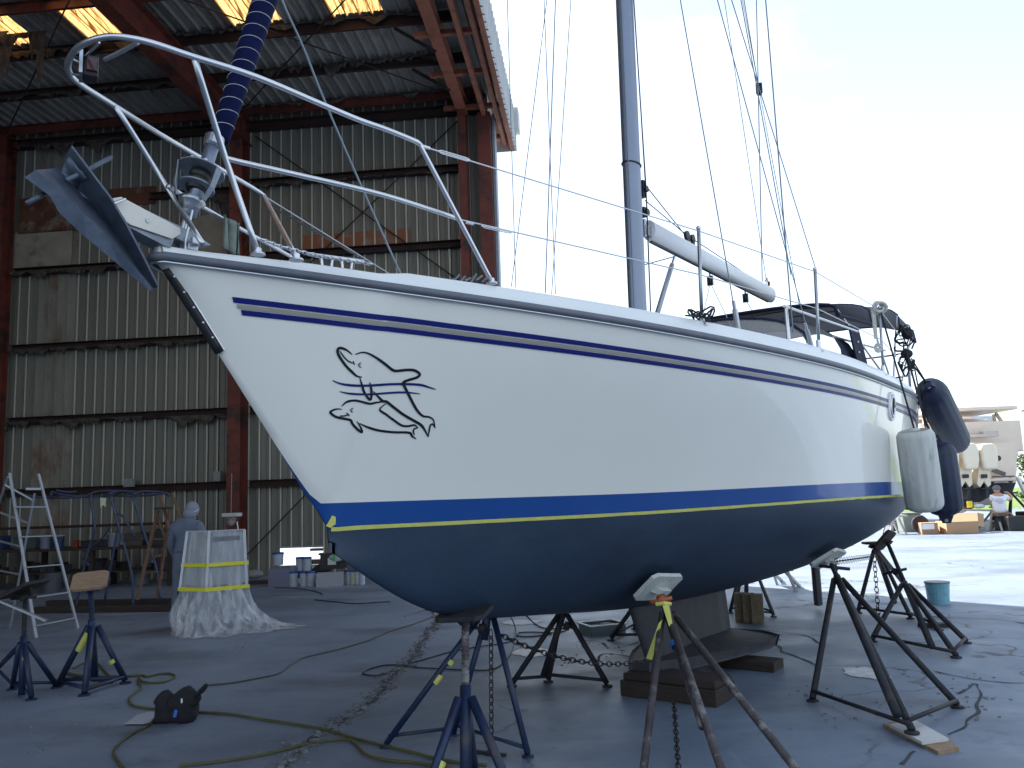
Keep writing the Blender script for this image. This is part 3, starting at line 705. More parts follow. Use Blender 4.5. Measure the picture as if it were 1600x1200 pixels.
for z0, z1, c0, c1 in ((-.30, -1.33, .62, .46),):
    ra_ = []; 
    for z_, c_ in ((z0, c0), (z1, c1)):
        prof_ = [(-.12, 0), (-.05, .045), (.1, .055), (c_ * .6, .035), (c_ - .12, .0)]
        ra_.append([rc + V((0, 0, z_)) + rd * a + rx * b_ for a, b_ in prof_] + [rc + V((0, 0, z_)) + rd * a - rx * b_ for a, b_ in reversed(prof_[1:-1])])
    nn_ = len(ra_[0]); mb.add(ra_[0] + ra_[1], [(i, (i + 1) % nn_, nn_ + (i + 1) % nn_, nn_ + i) for i in range(nn_)] + [tuple(range(nn_, 2 * nn_))])
mb.build('rudder', keelm, boat, smooth=False)
# ---- stem guard plate
mb = MB(); pts = []
for t in [i / 10 for i in range(11)]:
    s = .03 + .27 * t; pts.append((s, hS(0) * (1 - s / SWL) - .005))
mb.grid([[B(s_ + .016, .026, h_ + .012), B(s_ + .002, .018, h_ - .001), B(s_ - .006, 0, h_ - .005), B(s_ + .002, -.018, h_ - .001), B(s_ + .016, -.026, h_ + .012)] for s_, h_ in pts])
plate = mb.build('stem_plate', black, boat, smooth=True, solid=.003)
mb = MB(); mb.tube([B(s_ + .018, .027, h_ + .013) for s_, h_ in pts], .004, 6); mb.build('plate_edge', steel, plate)
for t in (.12, .3, .48, .66, .84):
    s = .03 + .27 * t; mb = MB(); mb.sphere(B(s + .004, .020, hS(0) * (1 - s / SWL) + .006), .007, 5); mb.build('bolt', steel, plate, smooth=True)
# ---- dolphins decal
D = lambda pts, w=3.6, m=ink, nm='dolphin_decal': decal(nm, [(350 + x / 4, 430 + y / 4) for x, y in pts], w * 1.22, m)
D([(800, 495), (770, 470), (735, 455), (712, 460), (712, 490), (735, 530), (765, 570), (795, 600), (830, 630), (862, 636)], 3.4)
D([(722, 470), (745, 505), (775, 535), (812, 552)], 1.8); D([(806, 535), (815, 560)], 1.6)
D([(820, 495), (860, 482), (900, 488), (950, 515), (1000, 550), (1050, 590), (1080, 597), (1130, 592), (1180, 592), (1210, 605), (1222, 622), (1200, 640), (1150, 655), (1118, 672), (1130, 700), (1160, 760), (1200, 835), (1240, 878), (1280, 885), (1308, 905), (1318, 955)], 3.6)
D([(858, 545), (842, 555), (845, 570), (858, 576)], 1.3); D([(852, 558), (852, 562)], 2)
D([(848, 640), (862, 690), (880, 740), (912, 778), (920, 750), (918, 700), (908, 668)], 3.2)
D([(932, 725), (960, 755), (990, 785), (1015, 790), (1060, 825), (1120, 870), (1180, 905), (1230, 935), (1255, 970), (1275, 1010)], 3.6)
D([(1275, 1010), (1282, 965), (1290, 935), (1305, 930), (1315, 950)], 2.4)
D([(735, 818), (765, 792), (810, 782), (860, 790), (910, 802), (950, 795), (1010, 787)], 3)
D([(1012, 800), (972, 838), (1010, 868), (1060, 905), (1110, 938), (1150, 942), (1190, 936), (1212, 955)], 3)
D([(1210, 955), (1190, 958), (1182, 975), (1190, 998)], 2.2)
D([(735, 836), (700, 836), (668, 850), (668, 862), (700, 885), (745, 895), (790, 905), (800, 925), (830, 960), (862, 980), (850, 945), (828, 912)], 3.2)
D([(720, 878), (755, 878), (778, 868)], 1.8); D([(764, 858), (784, 880)], 1.8)
D([(808, 828), (792, 838), (795, 852), (806, 855)], 1.4); D([(802, 840), (802, 843)], 2)
D([(845, 925), (900, 950), (970, 970), (1060, 980), (1155, 983), (1175, 1005), (1200, 1022)], 3.2)
D([(678, 657), (720, 675), (780, 686), (860, 690), (950, 686), (1050, 680), (1150, 680), (1230, 685), (1280, 700), (1322, 712)], 3.2, inkblue)
D([(722, 726), (770, 737), (840, 743), (920, 743), (1000, 737), (1080, 732), (1150, 732), (1225, 741)], 2.8, inkblue)
# ---- stern mooring chock
c_, n_ = hit(1392, 635, .004); tx = V((0, 0, 1)).cross(n_).normalized(); ty = n_.cross(tx)
ring = [(cos(a) * .115 * (abs(cos(a)) ** -.15 if abs(cos(a)) > .1 else 1), sin(a) * .135) for a in [2 * pi * k / 24 for k in range(24)]]
mb = MB(); mb.tube([c_ + tx * a * .95 + ty * b_ * .9 for a, b_ in ring + ring[:1]], .016, 8); ch = mb.build('chock', gel_deck, boat, smooth=True)
mb = MB(); mb.tube([c_ + n_ * .012 + tx * a * .68 + ty * b_ * .68 for a, b_ in ring + ring[:1]], .012, 8); mb.build('chock_ring', steel, ch, smooth=True)
mb = MB(); mb.add([c_ + n_ * .003 + tx * a * .66 + ty * b_ * .66 for a, b_ in ring], [tuple(range(24))]); mb.build('chock_opening', mat('chock_dark', (.20, .15, .08), .35, .5, var=.7, scale=14), ch)
# ================================================================== SPARS, RIG AND DECK FITTINGS (parts of the yacht)
def bp(px_, b): return onb(px_[0], px_[1], b)
DK = lambda s: hS(s) + top_h(s)          # bulwark top height
# mast: oval section, slight rake
m0 = B(4.5, 0, DK(4.5) - .05); mdir = (B(4.66, 0, 6.9) - B(4.5, 0, 1.3)).normalized(); mast_top = m0 + mdir * 13.6
mb = MB(); ring_n = 24
def oval(c, a, b_, ang=0): return [c + SX * (a * cos(2 * pi * k / ring_n)) + BX * (b_ * sin(2 * pi * k / ring_n)) for k in range(ring_n)]
rr_ = []
for t in (0, 3, 6, 9, 12, 13.6): rr_ += oval(m0 + mdir * t, .115, .068)
mb.add(rr_, [(i * ring_n + k, i * ring_n + (k + 1) % ring_n, (i + 1) * ring_n + (k + 1) % ring_n, (i + 1) * ring_n + k) for i in range(5) for k in range(ring_n)])
mast = mb.build('mast', alu, boat, smooth=True)
mb = MB(); P_ = oval(m0 + mdir * 1.92, .122, .074); mb.tube(P_ + P_[:1], .006, 6); mb.build('mast_band', black, mast)
def mpt(t, ds=0, db=0): return m0 + mdir * t + SX * ds + BX * db
for t in (1.72, 1.5): mb = MB(); mb.box(mpt(t, .13, .03), (.05, .05, .16 if t > 1.6 else .09), (SX, BX, mdir)); mb.lathe(mpt(t, .15, .055), BX, [(0, .03), (.02, .03)], 10); mb.build('mast_fitting', black, mast)
mb = MB(); mb.box(mpt(3.75, .0, .072), (.035, .006, .18), (SX, BX, mdir)); mb.build('halyard_slot', black, mast)
for a_, b__ in ((3.7, 1.75), (3.68, 1.55)): mb = MB(); mb.tube([mpt(a_, .03, .078), mpt(2.4, .10, .07), mpt(b__, .15, .06), mpt(.1, .14, .05)], .006, 5); mb.build('halyard', ropeb, boat)
mb = MB(); mb.tube([mpt(5.4, .0, .08), mpt(3.85, .0, .078)], .004, 5); mb.build('halyard', wire, boat)
mb = MB(); mb.tube([mpt(.1, -.12, .03), mpt(2, -.12, .03), mpt(8, -.12, .02)], .005, 5); mb.build('halyard', wire, boat)
# boom
g0 = bp((1014, 360), 0); g1 = bp((1204, 461), 0)
bd = (g1 - g0).normalized(); bz = SX.cross(BX) * -1; bz = bd.cross(BX); bz = bz if bz.z > 0 else -bz
mb = MB(); rb = []
for t in (0, .5, 1):
    c_ = g0.lerp(g1, t)
    rb += [c_ + BX * (.066 * cos(2 * pi * k / 20)) + bz * (.098 * sin(2 * pi * k / 20)) for k in range(20)]
mb.add(rb, [(i * 20 + k, i * 20 + (k + 1) % 20, (i + 1) * 20 + (k + 1) % 20, (i + 1) * 20 + k) for i in range(2) for k in range(20)] + [tuple(range(19, -1, -1)), tuple(range(40, 60))])
boom = mb.build('boom', boomw, boat, smooth=False, weld=True)
for p_ in boom.data.polygons: p_.use_smooth = len(p_.vertices) == 4
mb = MB(); mb.beam(g0 - bz * .101 + bd * .02, g1 - bz * .101 - bd * .1, .03, .02, bz); mb.build('boom_track', black, boom)
mb = MB(); mb.box(g0 - bd * .05 - bz * .02, (.10, .05, .09), (bd, BX, bz)); mb.lathe(g0 - bd * .09 - bz * .08, V((0, 0, 1)), [(0, .02), (.16, .02)], 8); mb.build('gooseneck', steeld, boom)
vt = g0.lerp(g1, .16) - bz * .13; vb = mpt(.28, .16, 0)
mb = MB(); mb.tube([vb.lerp(vt, .28), vb.lerp(vt, .9)], .024, 10); vang = mb.build('boom_vang', alul, boat, smooth=True)
mb = MB(); mb.tube([vb, vb.lerp(vt, .3)], .015, 8); mb.tube([vb.lerp(vt, .86), vt], .012, 8); mb.build('vang_rod', steel, vang)
mb = MB(); mb.lathe(vb.lerp(vt, .26), (vt - vb), [(0, .03), (.05, .036), (.07, .03)], 10); mb.build('vang_collar', black, vang)
for t, sz in ((.26, .05), (.30, .045)): mb = MB(); c_ = g0.lerp(g1, t) + bz * .16; mb.lathe(c_ - BX * .015, BX, [(0, sz), (.03, sz)], 12); mb.box(c_ - bz * .04, (.05, .03, .05), (bd, BX, bz)); mb.build('boom_block', black, boom)
for t in (.42, .73): mb = MB(); c_ = g0.lerp(g1, t) - bz * .2; mb.lathe(c_ - BX * .018, BX, [(0, .045), (.036, .045)], 12); mb.tube([c_ + bz * .02, c_ + bz * .1], .008, 6); mb.box(c_, (.03, .06, .10), (bd, BX, bz)); mb.build('boom_block', black, boom)
for a_, b__ in ((mpt(1.78, .16, .04), g0.lerp(g1, .25) + bz * .15), (mpt(1.62, .16, .04), g0.lerp(g1, .29) + bz * .15), (g0.lerp(g1, .3) + bz * .16, g0.lerp(g1, .98) + bz * .07), (vt, mpt(1.0, .1, 0))):
    mb = MB(); mb.tube([a_, b__], .005, 5); mb.build('control_line', ropeb, boat)
for (a_, b__) in ((g0.lerp(g1, .42) - bz * .22, B(6.2, .3, 1.55)), (g0.lerp(g1, .42) - bz * .22, B(5.9, -.1, 1.5)), (g0.lerp(g1, .73) - bz * .22, B(7.6, .25, 1.6)), (mpt(.5, .12, .03), B(4.75, .1, 1.3))):
    mb = MB(); mb.tube([a_, b__], .0045, 5); mb.build('sheet_line', ropew, boat)
mb = MB(); mb.tube([g1 + bz * .12 - bd * .05, g1 + bz * .2 - bd * .09, g1 + bz * .13 - bd * .18], .006, 5); mb.box(g1 + bz * .14 - bd * .03, (.03, .02, .05), (bd, BX, bz)); mb.build('boom_end_shackle', black, boom)
# spreaders and standing rigging
for t, ln in ((5.6, 1.05), (9.6, .8)):
    for side in (1, -1): mb = MB(); mb.tube([mpt(t), mpt(t + .08, .12, side * ln)], [.035, .018], 8); mb.build('spreader', alu, boat)
def stay(pts, r=.0045, name='shroud', m=wire): mb = MB(); mb.tube(pts, r, 5); return mb.build(name, m, boat)
cpP = bp((1268, 539), 1.28); cpS = B(4.6, -1.3, DK(4.6))
def upto(px0, b0, px1, b1): return [bp(px0, b0), bp(px1, b1)]
for a_, b0, c_, b1 in [((1268, 539), 1.28, (1110, -40), 1.05), ((1239, 520), 1.30, (1193, -40), 1.1), ((1236, 430), 1.25, (1185, 150), 1.15), ((1191, 440), 1.1, (1185, 150), 1.1), ((1185, 135), 1.1, (1155, -45), 1.0),
                       ((1199, 450), .0, (1126, -40), .0), ((1276, 425), 1.2, (1190, 150), 1.15), ((1150, 498), 1.2, (1056, -40), .8),
                       ((799, 448), -1.3, (857, -20), -1.1), ((806, 450), -1.32, (791, -60), -1.25), ((868, 460), -1.2, (849, -30), -1.1), ((852, 458), -1.25, (869, -30), -1.15), ((862, 460), -1.25, (894, -30), -1.1)]:
    p0, p1 = bp(a_, b0), bp(c_, b1); p2 = p1 + (p1 - p0) * .8
    stay([p0, p2], .0045 if a_[0] not in (852, 1239) else .006)
c_ = bp((1186, 138), 1.1); mb = MB(); mb.box(c_, (.05, .03, .09), AX); mb.tube([c_ - V((.02, 0, .06)), c_ + V((.02, 0, -.06))], .008, 5); mb.build('rig_block', ropeb, boat)
for px0, px1, b_ in (((1146, 470), (1153, 514), 1.2), ((1258, 505), (1268, 541), 1.28)):
    mb = MB(); mb.tube([bp(px0, b_), bp(px0, b_).lerp(bp(px1, b_), .35)], .013, 8); mb.tube([bp(px0, b_).lerp(bp(px1, b_), .3), bp(px1, b_)], .02, 8); mb.build('turnbuckle', steeld, boat)
mb = MB(); mb.tube(smooth_path([bp(p, .1) for p in [(415, -90), (441, 0), (473, 72), (508, 160), (565, 292), (626, 428)]], 5), .0065, 6); mb.build('halyard', wire, boat)
# backstay
stay([mast_top, B(9.8, .0, DK(9.8))], .005)
# forestay, furled sail with its spiral seams, furler
f0 = bp((322, 258), 0); fA = bp((344, 214), 0); fB_ = bp((414, 0), 0); fdir = (fB_ - fA).normalized()
ftop = fA + fdir * 13.0
mb = MB(); mb.tube([fA - fdir * .02] + [fA + fdir * t for t in (0, .4, 1.0, 1.8, 3, 5, 8, 11, 12.8)], [.040, .046, .054, .062, .068, .075, .08, .07, .05, .025], 18)
roll = mb.build('furled_sail', sailc, boat, smooth=True)
q1 = fdir.orthogonal().normalized(); q2 = fdir.cross(q1)
mb = MB(); sp = []; rads = [(0, .0465), (.4, .0545), (1.0, .0625), (1.8, .0685), (3, .0755), (5, .08)]
def rad(t):
    for (a, ra_), (b, rb_) in zip(rads, rads[1:]):
        if t <= b: return ra_ + (rb_ - ra_) * (t - a) / (b - a)
    return .08
t_ = .02
while t_ < 4.5:
    a_ = t_ / .075 * 2 * pi; sp.append(fA + fdir * t_ + (q1 * cos(a_) + q2 * sin(a_)) * (rad(t_) + .0005)); t_ += .075 / 18
mb.tube(sp, .0015, 4); mb.build('sail_seam', ropew, roll)
mb = MB(); mb.tube([f0 - fdir * .28, f0 + fdir * .16], .031, 16); drum = mb.build('furler_tube', alu, boat, smooth=True)
mb = MB(); mb.lathe(f0 + fdir * .10, fdir, [(0, .034), (.01, .043), (.055, .046), (.06, .036)], 18); mb.build('furler_collar', steeld, drum, smooth=False)
dc = bp((315, 268), 0)
for off, r_ in ((0.0, .104), (-.09, .082)):
    mb = MB(); mb.lathe(dc + fdir * off, fdir, [(0, r_), (.008, r_ * 1.0)], 28); mb.build('furler_disc', galv, drum, bevel=.002)
mb = MB(); mb.lathe(dc - fdir * .105, fdir, [(0, .042), (.02, .05), (.035, .046), (.05, .05), (.065, .046), (.08, .05), (.1, .044)], 18); mb.build('line_spool', black, drum, smooth=False)
for k in range(3):
    a_ = 2 * pi * k / 3 + .9; o_ = q1 * cos(a_) + q2 * sin(a_); tg_ = q1 * -sin(a_) + q2 * cos(a_)
    mb = MB(); mb.prism([dc + o_ * .11 + tg_ * .012, dc + o_ * .098 - tg_ * .012, dc - fdir * .10 + o_ * .094 - tg_ * .012, dc - fdir * .165 + o_ * .07 - tg_ * .01, dc - fdir * .165 + o_ * .07 + tg_ * .01, dc - fdir * .10 + o_ * .094 + tg_ * .016], o_ * .004); mb.build('drum_guard', galv, drum)
for k in range(10):
    a_ = 2 * pi * k / 10; o_ = q1 * cos(a_) + q2 * sin(a_); mb = MB(); mb.lathe(dc + o_ * .095 + fdir * .006, fdir, [(0, .010), (.006, .010)], 8); mb.build('bolt', steel, drum)
mb = MB(); mb.lathe(dc - fdir * .225, fdir, [(0, .022), (.03, .032), (.05, .05), (.065, .062)], 14); mb.build('furler_base', steeld, drum, smooth=True)
tp = dc - fdir * .22; tk = B(.10, 0, DK(.1) + .0)
for o_ in (-.016, .016):
    mb = MB(); mb.beam(tp + BX * o_ + fdir * .02, tk + BX * o_, .022, .005, BX); mb.build('toggle', steel, boat)
mb = MB(); mb.tube([tp + BX * .03, tk + BX * .045 + V((0, 0, .04)), tk + BX * .045], .007, 6); mb.build('toggle', steel, boat)
# pulpit: two hoops and legs
hP = 1.885; hM = 1.60
topline = [onh(*p, hP) for p in [(655, 225), (640, 217), (600, 201), (560, 187), (500, 162), (400, 120), (300, 88), (240, 68), (200, 59), (170, 57), (140, 64), (118, 78), (106, 100), (112, 120), (130, 135), (165, 157), (250, 210), (340, 262), (395, 294), (412, 306)]]
footP = bp((768, 440), fB(1.5) - .05) ; footS = onh(463, 403, DK(.9) - .03)
kn = bp((718, 343), fB(1.32) - .12)
tl = smooth_path([footP, footP.lerp(topline[0], .5), footP.lerp(topline[0], .93)] + topline + [footS.lerp(topline[-1], .92), footS], 5)
mb = MB(); mb.tube(tl, .0125, 10); pul = mb.build('pulpit', steel, boat, smooth=True)
def rail(pts, r=.0115, k=6, name='pulpit_rail'): mb = MB(); mb.tube(smooth_path(pts, k), r, 10); return mb.build(name, steel, pul, smooth=True)
rail([onh(*p, hM) for p in [(352, 247), (380, 254), (460, 272), (600, 305), (716, 342)]])
rail([onh(*p, hM) for p in [(262, 291), (300, 314), (355, 346), (400, 371), (456, 402)]])
rail([onh(303, 90, hP), onh(352, 247, hM), onh(403, 394, DK(.3) - .03)], .0125, 3)
lg = [onh(180, 165, hP), onh(263, 296, hM), onh(316, 380, DK(.1))]; rail(lg, .0115, 3)
rail([onh(215, 66, hP), onh(190, 80, hP), onh(163, 93, hP)], .009)
for p in [(768, 440), (463, 403), (403, 394)]:
    c_ = footP if p[0] == 768 else (footS if p[0] == 463 else onh(403, 394, DK(.3) - .03))
    mb = MB(); mb.lathe(c_ - V((0, 0, .012)), V((0, 0, 1)), [(0, .032), (.008, .03), (.012, .016), (.03, .015)], 14); mb.build('pulpit_foot', steel, pul)
# bow light in its housing
nl = onh(142, 100, hP + .0) + V((0, 0, -.02)); nd = (EYE - nl).normalized(); nd.z = 0; nd.normalize(); nx_ = V((nd.y, -nd.x, 0))
mb = MB(); mb.box(nl + nx_ * .0, (.055, .06, .085), (nx_, nd, V((0, 0, 1)))); light_ = mb.build('bow_light', black, boat, bevel=.006)
mb = MB(); mb.box(nl + nd * .034 - nx_ * .004, (.042, .016, .052), (nx_, nd, V((0, 0, 1)))); mb.build('lens', red, light_, bevel=.004)
mb = MB(); mb.box(nl + nx_ * .034 + nd * .01, (.012, .09, .095), (nx_, nd, V((0, 0, 1)))); mb.build('light_bracket', steeld, light_)
for a_, b__ in ((onh(112, 92, hP), nl - nx_ * .02), (onh(112, 116, hP), nl - nx_ * .01 - V((0, 0, .03))), (onh(155, 66, hP), nl + nx_ * .03 + V((0, 0, .03)))):
    mb = MB(); mb.tube([a_, b__], .005, 6); mb.build('light_strut', steel, light_)
# bow roller, its cheek plates, towel
bo0 = B(-.02, 0, DK(0) + .0)
ck = [bp(p, .05) for p in [(172, 311), (188, 308), (280, 357), (281, 366), (268, 374), (203, 352), (190, 343), (180, 330)]]
mb = MB(); mb.prism(ck, BX * .008); bro = mb.build('bow_roller', mat('roller_cream', (.62, .58, .52), .35, var=.05), boat, bevel=.002)
mb = MB(); mb.prism([p - BX * .09 for p in ck], BX * .008); mb.build('roller_cheek', galv, bro)
mb = MB(); r0 = [bp(p, .045) for p in [(196, 352), (266, 388), (272, 374), (205, 345)]]; mb.prism(r0, -BX * .09); mb.build('roller_channel', galv, bro)
mb = MB(); r0 = [bp(p, .045) for p in [(178, 308), (200, 315), (300, 362), (330, 383), (300, 383), (262, 366)]]; mb.prism(r0, -BX * .07); mb.build('anchor_shank_rest', galv, bro)
for p in [(190, 337), (230, 345)]: mb = MB(); mb.lathe(bp(p, .055), BX, [(0, .010), (.008, .010)], 10); mb.build('bolt', steeld, bro)
mb = MB(); mb.tube([bp((178, 318), .08), bp((196, 311), .08)], .006, 6); mb.build('roller_pin', steel, bro)
mb = MB(); mb.beam(B(.12, .03, DK(.1) + .02), B(.16, .05, DK(.1) + .015), .04, .03); mb.box(onb(307, 377, .08), (.05, .02, .03), (SX, BX, V((0, 0, 1)))); mb.build('chain_plate', steeld, boat, bevel=.004)
# deck cleat
mb = MB(); ca, cb = onb(481, 397, .15), onb(568, 408, .15); cd_ = (cb - ca).normalized(); cz = V((0, 0, 1))
mb.tube([ca, ca.lerp(cb, .15) - cz * .002, ca.lerp(cb, .85) - cz * .002, cb], [.008, .011, .011, .008], 8); cl_ = mb.build('mooring_cleat', steel, boat, smooth=True)
for t in (.32, .68):
    c_ = ca.lerp(cb, t); mb = MB(); mb.tube(smooth_path([c_ - cd_ * .05, c_ - cd_ * .035 - cz * .02, c_ - cd_ * .03 - cz * .055], 4), .008, 8); mb.tube(smooth_path([c_ + cd_ * .05, c_ + cd_ * .035 - cz * .02, c_ + cd_ * .03 - cz * .055], 4), .008, 8); mb.build('cleat_leg', steel, cl_, smooth=True)
# stanchions and lifelines
st_pts = []
for s, b in ((3.05, None), (4.585, None), (6.386, None)):
    bb = fB(s) - .05; top = B(s, bb + .02, DK(s) + .62); bot = B(s, bb, DK(s) - .03)
    mb = MB(); mb.tube([bot, top], .0125, 10); so_ = mb.build('stanchion', steeld, boat, smooth=True)
    mb = MB(); mb.lathe(bot, V((0, 0, 1)), [(0, .035), (.01, .03), (.03, .018), (.09, .017)], 12); mb.build('stanchion_base', steel, so_)
    mb = MB(); mb.sphere(top, .016, 6); mb.build('stanchion_cap', steel, so_, smooth=True); st_pts.append((top, bot))
    mb = MB(); mb.tube([B(s, -bb, DK(s) - .03), B(s, -bb - .02, DK(s) + .62)], .0125, 8); mb.build('stanchion', steeld, boat, smooth=True)
ppT = B(9.0, fB(9.0) - .06, DK(9.) + .62); ppM = B(9.0, fB(9.0) - .06, DK(9.) + .3)
pk = onh(658, 228, hP)
def life(pts, r=.0042, name='lifeline'): mb = MB(); mb.tube(pts, r, 6); return mb.build(name, steeld, boat)
ll1 = life([pk] + [t - V((0, 0, .02)) for t, b in st_pts] + [ppT]); ll2 = life([kn] + [b + (t - b) * .52 for t, b in st_pts] + [ppM])
life([topline[-1], B(3.05, -fB(3.05) + .03, DK(3) + .6), B(4.6, -fB(4.6) + .03, DK(4.6) + .6), B(6.4, -fB(6.4) + .03, DK(6.4) + .6)])
life([onh(415, 318, 1.85), onh(560, 400, 1.34)], .005)
def turnb(a, b, o):
    d = (b - a).normalized(); p0 = a + d * .10; p1 = a + d * .30; sd_ = d.cross(V((0, 0, 1))).normalized() * .0; up_ = d.cross(BX).normalized() * .008
    mb = MB(); mb.tube([a, a + d * .05], .009, 8); mb.tube([p0, p1], .003, 6)
    mb.tube([p0, p0 + up_ + d * .02, p1 + up_ - d * .02, p1], .0028, 6); mb.tube([p0, p0 - up_ + d * .02, p1 - up_ - d * .02, p1], .0028, 6); mb.build('turnbuckle', steel, o)
turnb(pk, st_pts[0][0], ll1); turnb(kn + (st_pts[0][1] - kn) * .02, st_pts[0][1] + (st_pts[0][0] - st_pts[0][1]) * .52, ll2)
mb = MB(); c_ = st_pts[0][1] + V((0, 0, .06))
for k in range(4): mb.tube([c_ + V((cos(a) * (.05 + .012 * k), sin(a) * .05, .01 * k + .03 * sin(a * 2 + k))) for a in [2 * pi * i / 14 for i in range(15)]], .006, 5)
mb.tube([c_, c_ + SX * -.25 - V((0, 0, .03))], .006, 5); mb.tube([c_, c_ + SX * .3 - V((0, 0, .04))], .006, 5); mb.build('tie_rope', ropeb, boat)
# windlass tarp behind pulpit leg: shackle at aft foot
mb = MB()
for k in range(7): a_ = k; mb.tube([footP + V((-.02 - .03 * k, .02, .03 + .01 * (k % 3))), footP + V((-.05 - .03 * k, .0, .0 + .012 * (k % 2)))], .006, 5)
mb.build('deck_netting', wire, boat)
# ---- spray hood and bimini
def arch(s, w_, h0, h1, n_=16, pw=.55, lean=0):
    out = []
    for i in range(n_ + 1):
        a = pi * i / n_; x = -cos(a); y = sin(a) ** pw
        out.append(B(s + lean * y, w_ * x, h0 + (h1 - h0) * y))
    return out
cab = MB(); rc_ = [[B(s, b_ * (1 if s < 8.6 else .9), h) for b_, h in ((-1.0, 1.1), (-.95, 1.1 + hh), (0, 1.13 + hh), (.95, 1.1 + hh), (1.0, 1.1))] for s, hh in ((3.0, .05), (3.6, .15), (6.8, .17), (6.9, .1))]
cab.grid(rc_); cab.build('coachroof', gel_deck, boat)
dA = arch(5.5, .98, 1.22, 1.46, pw=.5); dB = arch(6.05, 1.04, 1.2, 1.86, pw=.5); dC = arch(6.9, 1.10, 1.2, 1.98, pw=.5); dD = arch(7.35, 1.13, 1.2, 1.93, pw=.5)
mb = MB(); mb.grid([dB[4:13], [a.lerp(b, .5) + V((0, 0, .01)) for a, b in zip(dB, dC)][4:13], dC[4:13], dD[4:13]]); dod = mb.build('spray_hood', canvas, boat, smooth=True, solid=.006)
clear = bpy.data.materials.new('clear_vinyl'); clear.use_nodes = True; nb_ = clear.node_tree.nodes['Principled BSDF']; nb_.inputs['Base Color'].default_value = (.75, .74, .72, 1); nb_.inputs['Alpha'].default_value = .28; nb_.inputs['Roughness'].default_value = .12
mb = MB(); mb.grid([[p.lerp(q, .03) for p, q in zip(dA, dB)], [p.lerp(q, .97) for p, q in zip(dA, dB)]]); mb.build('hood_window', clear, dod, smooth=True)
for sl in (slice(0, 5), slice(12, 17)): mb = MB(); mb.grid([dB[sl], dC[sl]]); mb.build('hood_window', clear, dod, smooth=True)
for sl in (slice(0, 5), slice(12, 17)): mb = MB(); mb.grid([dC[sl], dD[sl]]); mb.build('hood_side', canvas, dod, solid=.005)
for k in (8,): mb = MB(); mb.beam(dA[k], dB[k], .05, .008, (dB[k] - dA[k]).cross(SX)); mb.build('hood_seam', canvas, dod)
mb = MB(); mb.tube(dB, .022, 8); mb.tube(dD, .016, 8); mb.tube(dA, .015, 6); mb.build('hood_piping', canvas, dod, smooth=True)
bA = arch(6.9, 1.08, 1.90, 2.08, pw=.42); bB = arch(8.1, 1.14, 1.98, 2.30, pw=.42); bC = arch(9.5, 1.18, 2.12, 2.50, pw=.42); bD = arch(10.7, 1.14, 2.12, 2.44, pw=.42)
mb = MB(); mb.grid([bA, bB, bC, bD]); bim = mb.build('bimini', canvasd, boat, smooth=True, solid=.012)
for P_ in (bA, bB, bC, bD): mb = MB(); mb.tube(P_, .02, 8); mb.build('bimini_hem', canvas, bim, smooth=True)
for sd_ in (0, -1): mb = MB(); mb.tube([bA[sd_], bB[sd_], bC[sd_], bD[sd_]], .022, 8); mb.build('bimini_hem', canvas, bim)
mb = MB(); mb.prism([B(7.05, 1.13, 1.80), B(7.35, 1.15, 1.82), B(7.75, 1.16, 1.2), B(7.25, 1.16, 1.2)], BX * .02); mb.build('hood_side_panel', canvas, dod, bevel=.004)
for k in range(5): mb = MB(); mb.box(B(7.22 + .01 * k, 1.18, 1.76 - .11 * k), (.02, .01, .02), (SX, BX, V((0, 0, 1)))); mb.build('snap', steel, dod)
for a_, b__ in ((bB[1], B(8.3, 1.2, 1.2)), (bC[1], B(8.5, 1.2, 1.2)), (bC[-2], B(8.5, 1.22, 1.2)), (bD[-2], B(8.7, 1.25, 1.2)), (bA[-2], B(8.4, 1.25, 1.25)), (bB[-2], B(8.4, 1.25, 1.25))):
    mb = MB(); mb.tube([a_, b__], .012, 8); mb.build('bimini_frame', steel, bim)
mb = MB(); mb.tube([dC[-3], B(8.4, 1.2, 1.70)], .012, 8); mb.build('hood_frame', steel, dod)
mb = MB(); mb.tube([onb(1225, 478, 1.25), onb(1340, 518, 1.25)], .012, 8); mb.tube([onb(1228, 480, 1.25), onb(1232, 530, 1.25)], .016, 8); mb.build('grab_rail', steel, boat)
# push-pit at the stern
for s in (8.85, 9.15, 9.6):
    mb = MB(); mb.tube([B(s, fB(s) - .07, DK(s) - .03), B(s, fB(s) - .05, DK(s) + .62)], .0125, 8); mb.build('pushpit_leg', steel, boat, smooth=True)
mb = MB(); mb.tube(smooth_path([B(8.8, fB(8.8) - .06, DK(8.8) + .62), B(9.3, fB(9.3) - .05, DK(9.3) + .63), B(9.75, 1.12, DK(9.8) + .63), B(9.85, .9, DK(9.8) + .63), B(9.85, .3, DK(9.8) + .63)], 5), .0125, 8)
mb.tube(smooth_path([B(8.8, fB(8.8) - .06, DK(8.8) + .32), B(9.3, fB(9.3) - .05, DK(9.3) + .32), B(9.75, 1.12, DK(9.8) + .32), B(9.85, .3, DK(9.8) + .32)], 5), .0125, 8); mb.build('pushpit', steel, boat, smooth=True)
